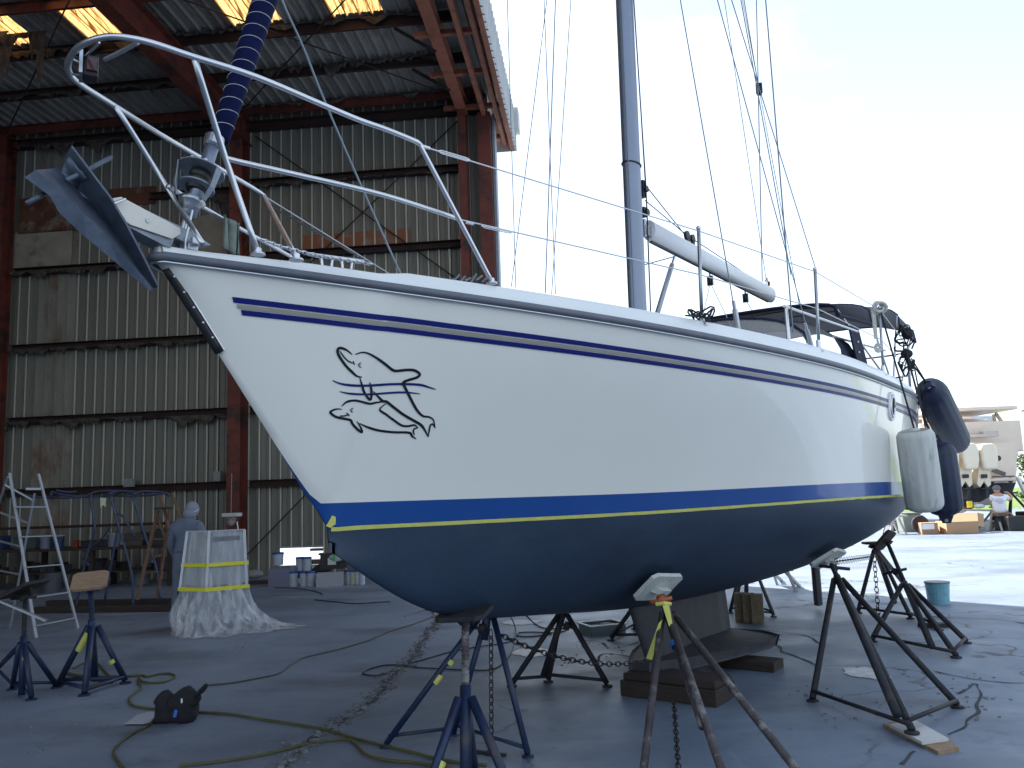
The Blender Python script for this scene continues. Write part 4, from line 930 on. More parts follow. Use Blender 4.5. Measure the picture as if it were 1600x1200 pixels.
# dark bundle of lines, engine bracket and lifebuoy light lashed on the push-pit
mb = MB(); c_ = bp((1416, 545), fB(9) + .02)
for k in range(14):
    o_ = V((random.uniform(-.06, .07), random.uniform(-.05, .05), random.uniform(-.25, .22))); a0 = random.uniform(0, 6)
    mb.tube(smooth_path([c_ + o_ + V((cos(a0 + t) * random.uniform(.03, .09), sin(a0 + t) * .05, random.uniform(-.09, .09))) for t in range(5)], 4), random.uniform(.007, .016), 6)
mb.sphere(c_ + V((.03, 0, .18)), .075, 6, (.9, .8, 1)); mb.sphere(c_ + V((.0, 0, -.06)), .07, 6, (1, .8, .8)); mb.build('line_bundle', ropeb, boat)
mb = MB(); c_ = st_pts[2][0]
for k in range(6): mb.tube([c_ + V((cos(a) * (.036 + .006 * k), .025 * sin(a * 2 + k), sin(a) * (.035 + .005 * k) + .0)) for a in [2 * pi * i / 16 for i in range(17)]], .010, 6)
mb.tube([c_ + V((-.07, 0, 0)), c_ + V((-.065, 0, -.3))], .012, 6); mb.tube([c_ + V((-.05, 0, 0)), c_ + V((-.05, 0, -.38))], .008, 6)
for k in range(3): mb.tube([c_ + V((-.05 + cos(a) * .03, 0, -.40 + sin(a) * .03 + .01 * k)) for a in [2 * pi * i / 10 for i in range(11)]], .008, 5)
tag(mb.build('rope_coil', ropew, base=st_pts[2][0]), 'white rope coil hung over the third stanchion', 'rope')

# ================================================================== ANCHOR (rests on the bow roller)
anc = thing('anchor', 'grey two fluke anchor with cross rod hanging from the bow roller', 'anchor', bp((110, 290), 0))
def fl(pts): return [bp((x, y), b) for x, y, b in pts]
right = [(92, 252, -.02), (104, 232, .04), (112, 228, .05), (140, 265, .06), (172, 307, .07), (198, 350, .07), (224, 400, .05), (248, 448, .02), (243, 452, -.01), (215, 405, -.03), (170, 345, -.05), (120, 292, -.05), (100, 276, -.05)]
mb = MB(); P_ = fl(right); cen = sum(P_, V()) / len(P_)
edge = fl([(112, 228, .05), (140, 265, .06), (172, 307, .07), (198, 350, .07), (224, 400, .05), (248, 448, .02)])
val = fl([(97, 262, -.04), (113, 287, -.05), (138, 318, -.06), (168, 350, -.05), (205, 402, -.03), (240, 450, -.01)])
ledge = fl([(55, 266, .07), (100, 305, .08), (130, 335, .08), (160, 362, .07), (200, 408, .05), (238, 452, .02)])
lout = fl([(38, 277, .05), (78, 306, .06), (92, 332, .05), (135, 372, .05), (190, 418, .03), (233, 454, .015)])
mb.grid([edge, [a.lerp(b, .5) - BX * .012 for a, b in zip(edge, val)], val]); mb.build('fluke', anch, anc, solid=.010)
mb = MB(); mb.grid([val, [a.lerp(b, .5) - BX * .01 for a, b in zip(val, ledge)], ledge, lout]); mb.build('fluke', anch, anc, solid=.010)
mb = MB(); crw = [fl([(70, 275, .05), (84, 276, .0), (95, 268, -.02), (103, 252, .02), (108, 245, .05)]), fl([(85, 296, .06), (100, 292, -.02), (107, 284, -.03), (113, 272, .0), (120, 262, .05)]), fl([(100, 312, .06), (112, 300, -.03), (120, 294, -.04), (128, 286, -.02), (134, 278, .05)])]
mb.grid(crw); mb.build('crown', anch, anc, smooth=True, solid=.010)
mb = MB(); mb.tube([bp((173, 246), -.02), bp((104, 282), .04)], .0105, 10); mb.tube([bp((72, 300), .03), bp((42, 318), .03)], .0105, 10); mb.build('stock_rod', anch, anc, smooth=True)
mb = MB(); mb.beam(bp((112, 290), -.06), bp((190, 330), -.02), .02, .05); mb.beam(bp((190, 330), -.02), bp((300, 378), -.01), .02, .05); mb.build('shank', anch, anc)
# towel over the rail
mb = MB(); c0, c1 = onh(352, 345, 1.58), onh(378, 360, 1.58); rows_ = []
for j in range(10):
    t = j / 9; rows_.append([c0.lerp(c1, i / 12) + V((.012 * sin(i * 1.9 + t), -.02 - .03 * sin(i * 1.3), .02 - .17 * t - .012 * sin(i * 2.1) * t)) for i in range(13)])
mb.grid(rows_); tag(mb.build('towel', towel, base=c0, smooth=True, solid=.006), 'grey green cloth hanging over the bow rail', 'cloth')
# anchor chain along the deck edge
def chain(name, a, b_, sag, lk, r, m, label=None, base=None, parent=None, grp=None, pts=None):
    P_ = pts or [V(a).lerp(V(b_), t) - V((0, 0, sag * 4 * t * (1 - t))) for t in [i / 40 for i in range(41)]]
    d = [0]
    for p, q in zip(P_, P_[1:]): d.append(d[-1] + (q - p).length)
    n_ = max(2, int(d[-1] / lk)); mb = MB(); j = 0
    for i in range(n_):
        x = (i + .5) / n_ * d[-1]
        while j < len(d) - 2 and d[j + 1] < x: j += 1
        c_ = P_[j].lerp(P_[j + 1], (x - d[j]) / max(1e-6, d[j + 1] - d[j])); t = (P_[min(j + 1, len(P_) - 1)] - P_[j]).normalized(); u = t.cross(V((.3, .5, .8))).normalized(); v = t.cross(u)
        if i % 2: u, v = v, u
        el = []
        for k in range(8):
            a_ = 2 * pi * k / 8; el.append(c_ + t * (cos(a_) * lk * .72) + u * (sin(a_) * lk * .36))
        mb.tube(el + el[:1], r, 4, cap=False)
    o = mb.build(name, m, parent, base=None if parent else P_[0])
    if label: tag(o, label, 'chain', grp)
    return o
chain('anchor_chain', 0, 0, 0, .022, .003, steel, pts=[onh(*p, DK(.6) - .0) + V((0, 0, .012)) for p in [(408, 378), (440, 390), (480, 400), (530, 409), (580, 417)]], label='thin steel chain lying along the foredeck by the cleat')
# ================================================================== JACK STANDS
GRP = 'boat jack stands propping the yachts'
def jack(label, apex, feet, collar=.62, m=stand, r=.021, pole_end=None, crossbars=True, handle=None, pad=None, padn=None, padm=padw, tapes=(), group=GRP, bars=None, padsize=(.30, .22), hm=None, name='jack_stand'):
    """apex: point under the pad; feet: ground points; collar: share of the height where the legs spring"""
    feet = [V(f) for f in feet]; cen = sum(feet, V()) / len(feet); pe = pole_end or cen.lerp(apex, .22)
    t = thing(name, label, 'jack stand', (cen.x, cen.y, 0), group)
    ax = (apex - pe).normalized(); col_ = pe.lerp(apex, collar)
    mb = MB(); mb.tube([pe, col_ + ax * .06], r * 1.25, 10); mb.build('sleeve', m, t, smooth=True)
    mb = MB(); mb.tube([col_ - ax * .05, apex - ax * .02], r * .8, 10)
    n_ = max(4, int((apex - col_).length / .022))
    for i in range(n_): mb.lathe(col_.lerp(apex, i / n_), ax, [(0, r * .80), (.006, r * .95), (.012, r * .80)], 8)
    mb.build('screw', hm or m, t)
    for f in feet:
        top = col_ + (f - cen).normalized() * r * 1.6 if len(feet) > 1 else col_
        mb = MB(); mb.tube([top, f + V((0, 0, r))], r, 9); lg_ = mb.build('leg', m, t, smooth=True)
        mb = MB(); mb.lathe(f, V((0, 0, 1)), [(0, r * 1.9), (.012, r * 1.9), (.016, r * 1.2)], 10); mb.build('foot_plate', m, lg_)
    prs = bars if bars is not None else [(i, (i + 1) % len(feet)) for i in range(len(feet))]
    if crossbars:
        for i, j in prs:
            a, b = feet[i], feet[j]; mb = MB(); mb.tube([a.lerp(top, .05).lerp(a, .5) + V((0, 0, .05)), b + V((0, 0, .05))], r * .62, 7); mb.build('crossbar', m, t, smooth=True)
    hd = handle or (apex.lerp(col_, .35), V((1, 0, 0)), .16)
    hx = (hd[1] - ax * hd[1].dot(ax)).normalized()
    mb = MB(); mb.tube([hd[0] - hx * hd[2] / 2, hd[0] + hx * hd[2] / 2], r * .62, 9); mb.lathe(hd[0] - ax * .03, ax, [(0, r * 1.2), (.06, r * 1.2)], 10); mb.build('screw_handle', hm or orange if hm is None and handle else (hm or m), t, smooth=True)
    if pad is not None:
        n_ = padn.normalized(); x = V((0, 0, 1)).cross(n_); x = x.normalized() if x.length > .05 else V((1, 0, 0)); x = (x * cos(pad) + n_.cross(x) * sin(pad)); y = n_.cross(x)
        w_, h_ = padsize; c_ = apex + n_ * .016
        poly = [(-w_ / 2, -h_ / 2 + .03), (-w_ / 2 + .04, -h_ / 2), (w_ / 2 - .04, -h_ / 2), (w_ / 2, -h_ / 2 + .03), (w_ / 2, h_ / 2 - .03), (w_ / 2 - .04, h_ / 2), (-w_ / 2 + .04, h_ / 2), (-w_ / 2, h_ / 2 - .03)]
        mb = MB(); mb.prism([c_ + x * a + y * b for a, b in poly], n_ * .030); pd = mb.build('pad', padm, t, bevel=.004)
        mb = MB(); mb.prism([c_ - n_ * .001 - x * w_ * .22 - y * .03, c_ - n_ * .001 + x * w_ * .22 - y * .03, c_ - n_ * .06 + x * w_ * .12, c_ - n_ * .06 - x * w_ * .12], y * .05); mb.build('pad_socket', padm, pd)
    for a, b, frac, ln in tapes:
        A_, B__ = (col_, feet[a]); p0 = A_.lerp(B__, frac); p1 = A_.lerp(B__, frac + ln); mb = MB(); mb.tube([p0, p1], r * 1.12, 9, cap=False); mb.build('tape_wrap', tape, t)
    return t
def hp(x, y):      # a place on the hull bottom and its normal
    l_, n_ = hit(x, y, 0); return l_, n_
# under the forefoot: the near one and the wide one behind it
A1t = Y(727, 966, 5.05)
jack('dark blue stand nearest the camera with square pole and green collar under the bow', A1t, [G(662, 1262), G(806, 1262), G(742, 1218)], collar=.50, r=.026, pole_end=G(728, 1225, .08), pad=.3, padn=V((-.1, -.15, 1)), padm=standd, padsize=(.30, .26), tapes=[(0, 0, .60, .14)], handle=(Y(727, 967, 5.03), V((.5, .8, .2)), .05), hm=standr)
A2t = Y(763, 955, 5.72)
jack('wide dark blue tripod with yellow tape on its left leg under the bow', A2t, [G(603, 1168), G(825, 1183), G(709, 1149)], collar=.965, r=.020, m=stand, pole_end=Y(757, 1000, 5.7), pad=.0, padn=V((-.1, -.1, 1)), padm=standd, padsize=(.2, .2), tapes=[(0, 0, .47, .06), (0, 0, .36, .03)], bars=[(0, 2), (2, 1)], handle=(Y(753, 982, 5.68), V((1, .3, 0)), .09), hm=standd)
jack('black tripod stand behind the bow between the chain and the paint tray', Y(882, 953, 7.35), [G(800, 1073), G(949, 1073), G(857, 1066)], collar=.93, m=standd, r=.023, pole_end=G(849, 1056, .05), bars=[(0, 2), (2, 1)], pad=0, padn=V((0, 0, 1)), padm=standd, padsize=(.2, .2), handle=(Y(886, 978, 7.3), V((1, .1, .1)), .16), hm=standd)
jack('dark tripod stand mostly hidden behind the keel fin', Y(1004, 930, 9.3), [G(955, 1001), G(1062, 998), G(992, 983)], collar=.92, m=standd, r=.024, pad=0, padn=V((0, 0, 1)), padm=standd, padsize=(.2, .2), hm=standd)
# the rusty one with the white pad
lD, nD = hp(1020, 905)
tD = jack('rusty paint-spattered stand with orange handle and white pad beside the keel', lD + nD * .10, [G(1150, 1275), G(1262, 1232), G(1004, 1225)], collar=.80, m=standr, r=.024, pole_end=lD.lerp(G(1135, 1240), .75), pad=.15, padn=-nD, padsize=(.36, .27), handle=(Y(1033, 938, 5.75), V((1, -.25, .1)), .15), crossbars=True, bars=[(0, 1)])
mb = MB(); a_, b__ = Y(1036, 944, 5.7), Y(1044, 958, 5.6)
mb.tube([a_ + V((-.045, 0, 0)), a_ + V((0, -.03, .01)), a_ + V((.05, 0, 0))], .013, 8); mb.prism([a_ + V((-.01, -.03, 0)), a_ + V((.035, -.03, 0)), a_ + V((.06, -.04, -.22)), a_ + V((.04, -.04, -.2))], V((0, .004, 0)))
mb.prism([a_ + V((-.035, .0, -.12)), a_ + V((-.01, .0, -.10)), a_ + V((-.09, .02, -.36)), a_ + V((-.13, .02, -.35))], V((0, .004, 0))); mb.build('tape_wrap', tape, tD)
for fx in ((1.0, .55, .05),):
    c0 = lD.lerp(G(1135, 1240), .36); mb = MB(); mb.tube([c0, c0 + (G(1135, 1240) - lD).normalized() * .05], .031, 10, cap=False); mb.build('tape_wrap', mat('blue_tape', (.02, .12, .38), .6), tD)
# right side one on boards
lE, nE = hp(1287, 862)
jack('dark stand with pale pad, its front foot on two boards near the stern', lE + nE * .10, [G(1270, 1096), G(1425, 1146, .045), G(1496, 1106)], collar=.84, m=standd, r=.024, pole_end=G(1402, 1116, .16), pad=.25, padn=-nE, padm=padw, padsize=(.42, .28), bars=[(0, 1), (1, 2)], handle=(lE + nE * .16, V((1, .2, 0)), .26), hm=standd)
mb = MB(); P_ = [G(*p, .0) for p in [(1380, 1136), (1466, 1180), (1499, 1174), (1478, 1156), (1418, 1128)]]; mb.prism(P_, V((0, 0, .022))); tag(mb.build('board', wood, base=G(1440, 1160)), 'lower bare plywood board under the stand foot', 'board', 'boards under the stand foot')
mb = MB(); P_ = [G(*p, .024) for p in [(1390, 1136), (1441, 1164), (1482, 1158), (1432, 1130)]]; mb.prism(P_, V((0, 0, .018))); tag(mb.build('board', mat('white_board', (.50, .50, .50), .6, var=.06), base=G(1435, 1148)), 'white painted board lying on top of the plywood one', 'board', 'boards under the stand foot')
lF, nF = hp(1384, 826)
if lF is None: lF, nF = Y(1378, 840, 10.3), V((.5, -.5, -.6))
jack('dark stand with leaning pole and long handle under the stern quarter', lF + nF * .08, [G(1363, 1003), G(1494, 1028), G(1510, 1005)], collar=.52, m=standd, r=.026, pole_end=G(1456, 1010, .06), pad=.2, padn=-nF, padm=woodd, padsize=(.36, .28), bars=[(0, 1), (1, 2)], handle=(Y(1398, 893, 9.6), V((1, .0, .35)), .26), hm=standd)
jack('thin dark stand standing farthest back under the transom', Y(1366, 852, 11.2), [G(1341, 958), G(1423, 967), G(1467, 985)], collar=.90, m=standd, r=.026, pad=.0, padn=V((0, 0, 1)), padm=woodd, padsize=(.28, .2), bars=[(0, 1), (1, 2)], hm=standd)
jack('grey stand showing between keel trailing edge and cinder blocks', Y(1167, 858, 10.6), [G(1141, 958), G(1209, 964), G(1150, 945)], collar=.94, m=mat('stand_grey', (.07, .08, .10), .6, var=.3), r=.022, pad=0, padn=V((0, 0, 1)), padm=standd, padsize=(.2, .2), hm=standd)
mb = MB(); mb.box(G(1459, 977, .02), (.30, .12, .04)); tag(mb.build('timber_offcut', woodd, base=G(1459, 977)), 'dark timber offcut on the slab behind the stern stands', 'timber')
# two spare stands in the left foreground
jack('empty blue stand with wooden pad tilted up, right of the silver bar', Y(141, 912, 7.75), [G(91, 1073), G(196, 1068), G(132, 1087)], collar=.56, m=stand, pole_end=G(148, 1062, .04), pad=.1, padn=V((.12, -.50, .85)), padm=wood, padsize=(.30, .26), tapes=[(0, 0, .1, .3), (1, 0, .58, .06)], handle=(Y(141, 920, 7.7), V((1, 0, .1)), .16), hm=stand, r=.028)
jack('empty blue stand at the left edge with a dark board tilted on top', Y(40, 925, 7.6), [G(-8, 1052), G(49, 1094), G(88, 1075), G(19, 1078)], collar=.50, m=stand, r=.024, pole_end=G(34, 1086, .02), pad=1.57, padn=V((-.42, .0, .9)), padm=woodd, padsize=(.30, .40), tapes=[(1, 0, .25, .05)], handle=(Y(37, 934, 7.55), V((1, 0, .02)), .22), hm=standd, bars=[(0, 3), (3, 1), (3, 2)])
mb = MB(); mb.beam(Y(-12, 934, 7.4), Y(73, 970, 7.4), .035, .016); tag(mb.build('flat_bar', alul, base=Y(30, 952, 7.4)), 'bright flat metal bar leaning across the left stand', 'metal bar')
# chains
CG = 'chains linking the boat stands'
chain('chain', Y(767, 985, 5.65), G(768, 1172, .02), 0, .045, .0045, chainm, 'chain hanging straight down from the wide tripod under the bow', grp=CG)
chain('chain', Y(778, 990, 5.7), Y(1022, 1030, 6.6), .10, .045, .005, chainm, 'long sagging chain running from the bow tripod to the keel', grp=CG)
chain('chain', Y(1053, 1095, 5.8), G(1060, 1200, .01), 0, .045, .0045, chainm, 'chain hanging in front of the keel timber by the rusty stand', grp=CG)
chain('chain', Y(1302, 878, 7.4), Y(1367, 869, 10.4), .0, .09, .0028, chainm, 'short pale chain between the two right hand stands at hull height', grp=CG)
chain('chain', Y(1366, 870, 10.5), G(1373, 968, .02), 0, .07, .006, chainm, 'chain hanging down inside the stern stands', grp=CG)
mb = MB(); mb.lathe(G(768, 1178), V((0, 0, 1)), [(0, .05), (.012, .05), (.016, .02)], 12); mb.beam(G(725, 1172, .012), G(790, 1180, .012), .025, .016); tag(mb.build('steel_hook', standd, base=G(768, 1178)), 'dark steel foot lying under the hanging chain', 'steel hook')
# timbers under the keel
def timber(s0_, s1_, b0_, b1_, h_, label):
    mb = MB(); base_ = B((s0_ + s1_) / 2, (b0_ + b1_) / 2, -ZW); base_.z = 0
    a = [B(s0_, b0_, 0), B(s1_, b0_, 0), B(s1_, b1_, 0), B(s0_, b1_, 0)]
    for p in a: p.z = 0.0
    mb.prism(a, V((0, 0, h_))); tag(mb.build('keel_block', woodd, base=base_, bevel=.008), label, 'timber block', 'timbers under the keel')
zk = ZW - 1.335
timber(4.04, 4.42, -.10, .70, .12, 'lower dark timber beam under the front of the keel')
mb = MB(); a = [B(4.06, -.08, 0), B(4.40, -.08, 0), B(4.40, .69, 0), B(4.06, .69, 0)]
for p in a: p.z = .123
mb.prism(a, V((0, 0, .0)) + V((0, 0, max(.05, B(4.2, 0, -1.34).z - .128)))); tag(mb.build('keel_block', woodd, base=B(4.2, 0, -1.3), bevel=.008), 'upper dark timber beam directly beneath the keel nose', 'timber block', 'timbers under the keel')
timber(5.36, 5.62, .1, .68, B(5.4, 0, -1.34).z - .012, 'short dark timber under the keel wing at the right')
# concrete blocks, tray, bucket
def cinder(c, label):
    t = MB(); ax_ = (V((cos(-.35), sin(-.35), 0)), V((-sin(-.35), cos(-.35), 0)), V((0, 0, 1)))
    w_, d_, h_ = .13, .09, .33
    for sx_ in (-1, 1): t.box(c + ax_[1] * sx_ * (.07) + V((0, 0, h_ / 2)), (.13, .03, h_), ax_)
    for zz in (.015, h_ / 2, h_ - .015): t.box(c + V((0, 0, zz)), (.13, .11, .03), ax_)
    tag(t.build('cinder_block', concrete_block, base=c, bevel=.003), label, 'concrete block', 'concrete blocks standing behind the keel')
cb0 = G(1175, 972)
for k, lb in enumerate(('leftmost concrete block of the upright row behind the keel', 'middle concrete block of the upright row behind the keel', 'rightmost concrete block standing nearest in the row behind the keel')):
    cinder(cb0 + V((-.09 + .075 * k, .12 - .09 * k, 0)), lb)
t = thing('paint_tray', 'shallow white rimmed tray with dark blue paint behind the tripod', 'paint tray', G(941, 990))
c_ = G(941, 988); axx = (V((cos(.35), sin(.35), 0)), V((-sin(.35), cos(.35), 0)), V((0, 0, 1)))
mb = MB()
for sgn, (w_, d_) in (((0, 1), (.42, .012)), ((0, -1), (.42, .012)), ((1, 0), (.012, .34)), ((-1, 0), (.012, .34))): mb.box(c_ + axx[0] * sgn[0] * .21 + axx[1] * sgn[1] * .17 + V((0, 0, .05)), (w_, d_, .10), axx)
mb.box(c_ + V((0, 0, .006)), (.42, .34, .012), axx); mb.build('tray_box', mat('tray_grey', (.10, .15, .17), .5), t)
mb = MB()
for sgn, (w_, d_) in (((0, 1), (.46, .03)), ((0, -1), (.46, .03)), ((1, 0), (.03, .33)), ((-1, 0), (.03, .33))): mb.box(c_ + axx[0] * sgn[0] * .22 + axx[1] * sgn[1] * .18 + V((0, 0, .106)), (w_, d_, .012), axx)
mb.build('tray_rim', white, t, bevel=.003)
mb = MB(); mb.box(c_ + V((0, 0, .045)), (.40, .32, .06), axx); mb.sphere(c_ + V((.05, 0, .08)), .09, 6, (1, .7, .3)); mb.build('wet_paint', anti, t)
t = thing('bucket', 'pale blue tin bucket with wire handle standing in the sun', 'bucket', G(1467, 945))
c_ = G(1467, 943); mb = MB(); mb.lathe(c_, V((0, 0, 1)), [(0, .13), (.10, .135), (.27, .15)], 20); mb.build('bucket_body', mat('tin_blue', (.16, .36, .44), .5, var=.2, scale=8, stretch=(1, 1, 4)), t, smooth=False)
mb = MB(); mb.lathe(c_ + V((0, 0, .262)), V((0, 0, 1)), [(0, .156), (.02, .156)], 20); mb.build('lid_rim', mat('tin_rim', (.12, .15, .17), .5), t)
mb = MB(); mb.tube([c_ + V((cos(a) * .15, -.02 - .03 * sin(a), .26 - .05 * sin(a))) for a in [pi * i / 10 for i in range(11)]], .004, 5); mb.build('handle', steeld, t)
# ================================================================== FENDERS
def fender(label, top, bot, r, m, ropes, grp='fenders hanging at the stern quarter', ribs=14):
    ax = (bot - top); L = ax.length; ax.normalize(); t = thing('fender', label, 'fender', (top + bot) / 2, grp)
    n_ = 56; u = ax.orthogonal().normalized(); v = ax.cross(u); prof = [(0.0, .72), (.015, .86), (.05, .97), (.09, 1.0), (.5, 1.02), (.91, 1.0), (.95, .96), (.985, .84), (1., .68)] if m is fendw else [(0.0, .30), (.02, .52), (.05, .76), (.09, .92), (.14, 1.0), (.5, 1.02), (.86, 1.0), (.91, .92), (.95, .76), (.98, .5), (1., .28)]
    mb = MB(); vs_ = []
    for tt_, rr2 in prof:
        for k in range(n_):
            a_ = 2 * pi * k / n_; rib = -.035 * max(0, cos(a_ * ribs)) ** 3 if .08 < tt_ < .93 else 0
            vs_.append(top + ax * (L * tt_) + (u * cos(a_) + v * sin(a_)) * r * (rr2 + rib))
    mb.add(vs_, [(i * n_ + k, i * n_ + (k + 1) % n_, (i + 1) * n_ + (k + 1) % n_, (i + 1) * n_ + k) for i in range(len(prof) - 1) for k in range(n_)] + [tuple(range(n_)), tuple((len(prof) - 1) * n_ + k for k in range(n_ - 1, -1, -1))])
    mb.build('fender_body', m, t, smooth=True)
    if m is fendw: mb = MB(); mb.lathe(top - ax * .02, ax, [(0, r * .2), (.03, r * .35)], 12); mb.build('fender_neck', m, t)
    for p, sg in (((top, -1), (bot, 1)) if m is not fendw else ()):
        mb = MB(); side_ = ax.cross((EYE - p).normalized()).normalized(); mb.prism([p - side_ * r * .42 - ax * sg * .02, p + side_ * r * .42 - ax * sg * .02, p + side_ * r * .22 + ax * sg * r * .38, p - side_ * r * .22 + ax * sg * r * .38], side_.cross(ax) * r * .3)
        mb.build('fender_eye', m, t, bevel=.01)
        mb = MB(); fr = side_.cross(ax); fr = fr if fr.dot(EYE - p) > 0 else -fr; mb.lathe(p + ax * sg * r * .2 + fr * r * .0, fr, [(-.0, r * .10), (r * .32, r * .10)], 10); mb.build('eye_hole', white if m is fendw else mat('eyelet_pale', (.4, .4, .4), .5), t)
    for rp in ropes: mb = MB(); mb.tube(rp, .0085, 6); mb.build('lanyard', ropeb, t)
    return t
wt, wb = onb(1429, 672, 1.78), onb(1446, 797, 1.78)
fender('scuffed white ribbed fender, nearest of the three', wt, wb, .165, fendw, [[st_pts[2][0], wt]])
nt_, nb2 = onb(1450, 602, 1.66), onb(1497, 697, 1.66)
fender('upper navy blue fender, tilted out to the right', nt_, nb2, .175, fendn, [[onb(1424, 560, 1.5), nt_], [onb(1428, 572, 1.5), onb(1441, 590, 1.6), nt_], [onb(1428, 570, 1.5), onb(1436, 612, 1.6), onb(1440, 640, 1.62), onb(1446, 668, 1.62)]])
mt, mb2 = onb(1462, 690, 1.58), onb(1478, 806, 1.58)
fender('lower navy blue fender, half hidden behind the white one', mt, mb2, .20, fendn, [[onb(1443, 650, 1.62), mt]])
mb = MB(); mb.tube([onb(1415, 545, 1.40), onb(1440, 640, 1.66), onb(1452, 675, 1.7)], .012, 6); tag(mb.build('fender_line', ropeb, base=onb(1440, 640, 1.66)), 'black line running down behind the upper navy fender', 'rope')
# ================================================================== LEFT SIDE: ladders, frames, bench, worker, wrapped cabinet
def bar(name, pts, r, m, t, k=1, n=8):
    mb = MB(); mb.tube(smooth_path(pts, k) if k > 1 else pts, r, n); return mb.build(name, m, t, smooth=True)
t = thing('stepladder', 'tall bright aluminium A-frame stepladder standing open at the left edge', 'stepladder', G(60, 985))
def L(x, y, d=0.0): return Y(x, y, 11.25 + d)
fA0, fA1 = L(15, 739), G(57, 997); fB0, fB1 = L(60, 740, .1), G(122, 982)
rC0, rC1 = L(12, 745, .25), G(-62, 970); rD0, rD1 = L(54, 771, .35), G(16, 981)
for nm, a, b in (('stile', fA0, fA1), ('stile', fB0, fB1)): mb = MB(); mb.beam(a, b, .022, .040, E2); mb.build(nm, alul, t, bevel=.003)
for nm, a, b in (('stile', rC0, rC1), ('stile', rD0, rD1)): mb = MB(); mb.beam(a, b, .018, .030, E2); mb.build(nm, alul, t, bevel=.003)
for f in (.215, .40, .585, .765, .93): mb = MB(); mb.beam(fA0.lerp(fA1, f), fB0.lerp(fB1, f), .05, .016); mb.build('rung', alul, t, bevel=.002)
for f in (.05, .22, .40, .60, .80): mb = MB(); mb.beam(rC0.lerp(rC1, f), rD0.lerp(rD1, f), .03, .022); mb.build('rung', alul, t, bevel=.002)
mb = MB(); mb.beam(L(40, 764), L(64, 764, .1), .12, .03); mb.build('top_tread', alul, t)
t = thing('stepladder', 'brown wooden stepladder with paint-stained legs behind the tubular frame', 'stepladder', G(232, 935))
wl = mat('ladder_wood', (.14, .075, .045), .8, var=.25, stretch=(1, 1, 6)); Lw = lambda x, y, d=0: Y(x, y, 13.6 + d)
for a, b in (((247, 797), (214, 937)), ((266, 796), (246, 932))): mb = MB(); mb.beam(Lw(*a), Y(b[0], b[1], 13.4 if b[0] < 230 else 13.9), .03, .06, E2); mb.build('stile', wl, t)
for a, b in (((251, 774), (270, 852)), ((243, 797), (262, 850))): mb = MB(); mb.beam(Lw(*a), Lw(*b), .03, .05, E2); mb.build('brace', wl, t)
mb = MB(); mb.box(Lw(256, 794), (.26, .14, .03), AX); mb.build('top_tread', woodd, t)
for a, b in (((238, 842), (262, 842)), ((232, 870), (250, 868)), ((225, 895), (244, 893))): mb = MB(); mb.beam(Lw(*a), Lw(*b), .09, .02); mb.build('tread', wl, t)
mb = MB(); mb.tube([Y(269, 771, 14.5), Y(283, 815, 14.3), G(300, 935)], .022, 8); tag(mb.build('wooden_pole', wl, base=G(300, 935)), 'thin brown pole leaning behind the worker', 'pole')
# blue tubular tower frames
tf = mat('frame_tube', (.035, .045, .095), .4, .3, var=.2)
t = thing('tower_frame', 'blue tubular boat tower frame with hooped top standing in the shed', 'tower frame', G(200, 955))
T = lambda x, y, d=0: Y(x, y, 13.9 + d)
for pts in ([(80, 768), (100, 773), (130, 775), (152, 768), (185, 767), (212, 773)], [(170, 772), (190, 767), (215, 769), (240, 768), (256, 770), (265, 775)], [(30, 772), (80, 778), (165, 775), (230, 774), (262, 770)], [(88, 766), (105, 769), (120, 768)], [(165, 775), (176, 768), (190, 767), (203, 768)], [(207, 773), (220, 768), (235, 768)]):
    bar('hoop', [T(*p, .1 * i) for i, p in enumerate(pts)], .018, tf, t, 5)
bar('hoop', [T(80, 768), T(80, 778)], .02, tf, t)
for pts in ([(141, 775), (145, 800), (148, 825), (143, 845), (135, 872), (126, 910), (118, 952)], [(172, 773), (182, 810), (192, 845), (203, 885), (207, 905), (208, 950)], [(207, 775), (218, 808), (228, 842), (242, 880), (247, 905), (251, 938)], [(183, 830), (176, 870), (170, 900), (164, 938)]):
    bar('leg', [T(*p) for p in pts], .021, tf, t, 4)
for pts in ([(190, 844), (232, 841)], [(180, 804), (187, 804), (194, 810), (213, 841)], [(215, 803), (219, 808), (222, 835)], [(128, 872), (140, 884)], [(130, 862), (145, 852), (160, 840), (175, 820)], [(128, 905), (137, 917)]):
    bar('brace', [T(*p) for p in pts], .015, tf, t, 3)
bar('base_rail', [G(60, 958) + V((0, 0, .03)), G(277, 952) + V((0, 0, .03))], .028, mat('base_rail', (.03, .035, .05), .7), t)
mb = MB(); q = T(161, 783); mb.prism([q + V((-.05, 0, .06)), q + V((.05, 0, .05)), q + V((.04, 0, -.1)), q + V((.0, 0, -.06)), q + V((-.04, 0, -.11))], V((0, .01, 0))); mb.build('tape_wrap', mat('pale_tape', (.5, .52, .36), .7), t)
for k, (a, b) in enumerate((((55, 958), (275, 955)), ((75, 947), (270, 944)))):
    mb = MB(); mb.beam(G(*a) + V((0, 0, .05)), G(*b) + V((0, 0, .05)), .12, .09); tag(mb.build('floor_timber', woodd, base=G(*a)), ('front' if k == 0 else 'rear') + ' long low timber lying across the floor under the tower frame', 'timber')
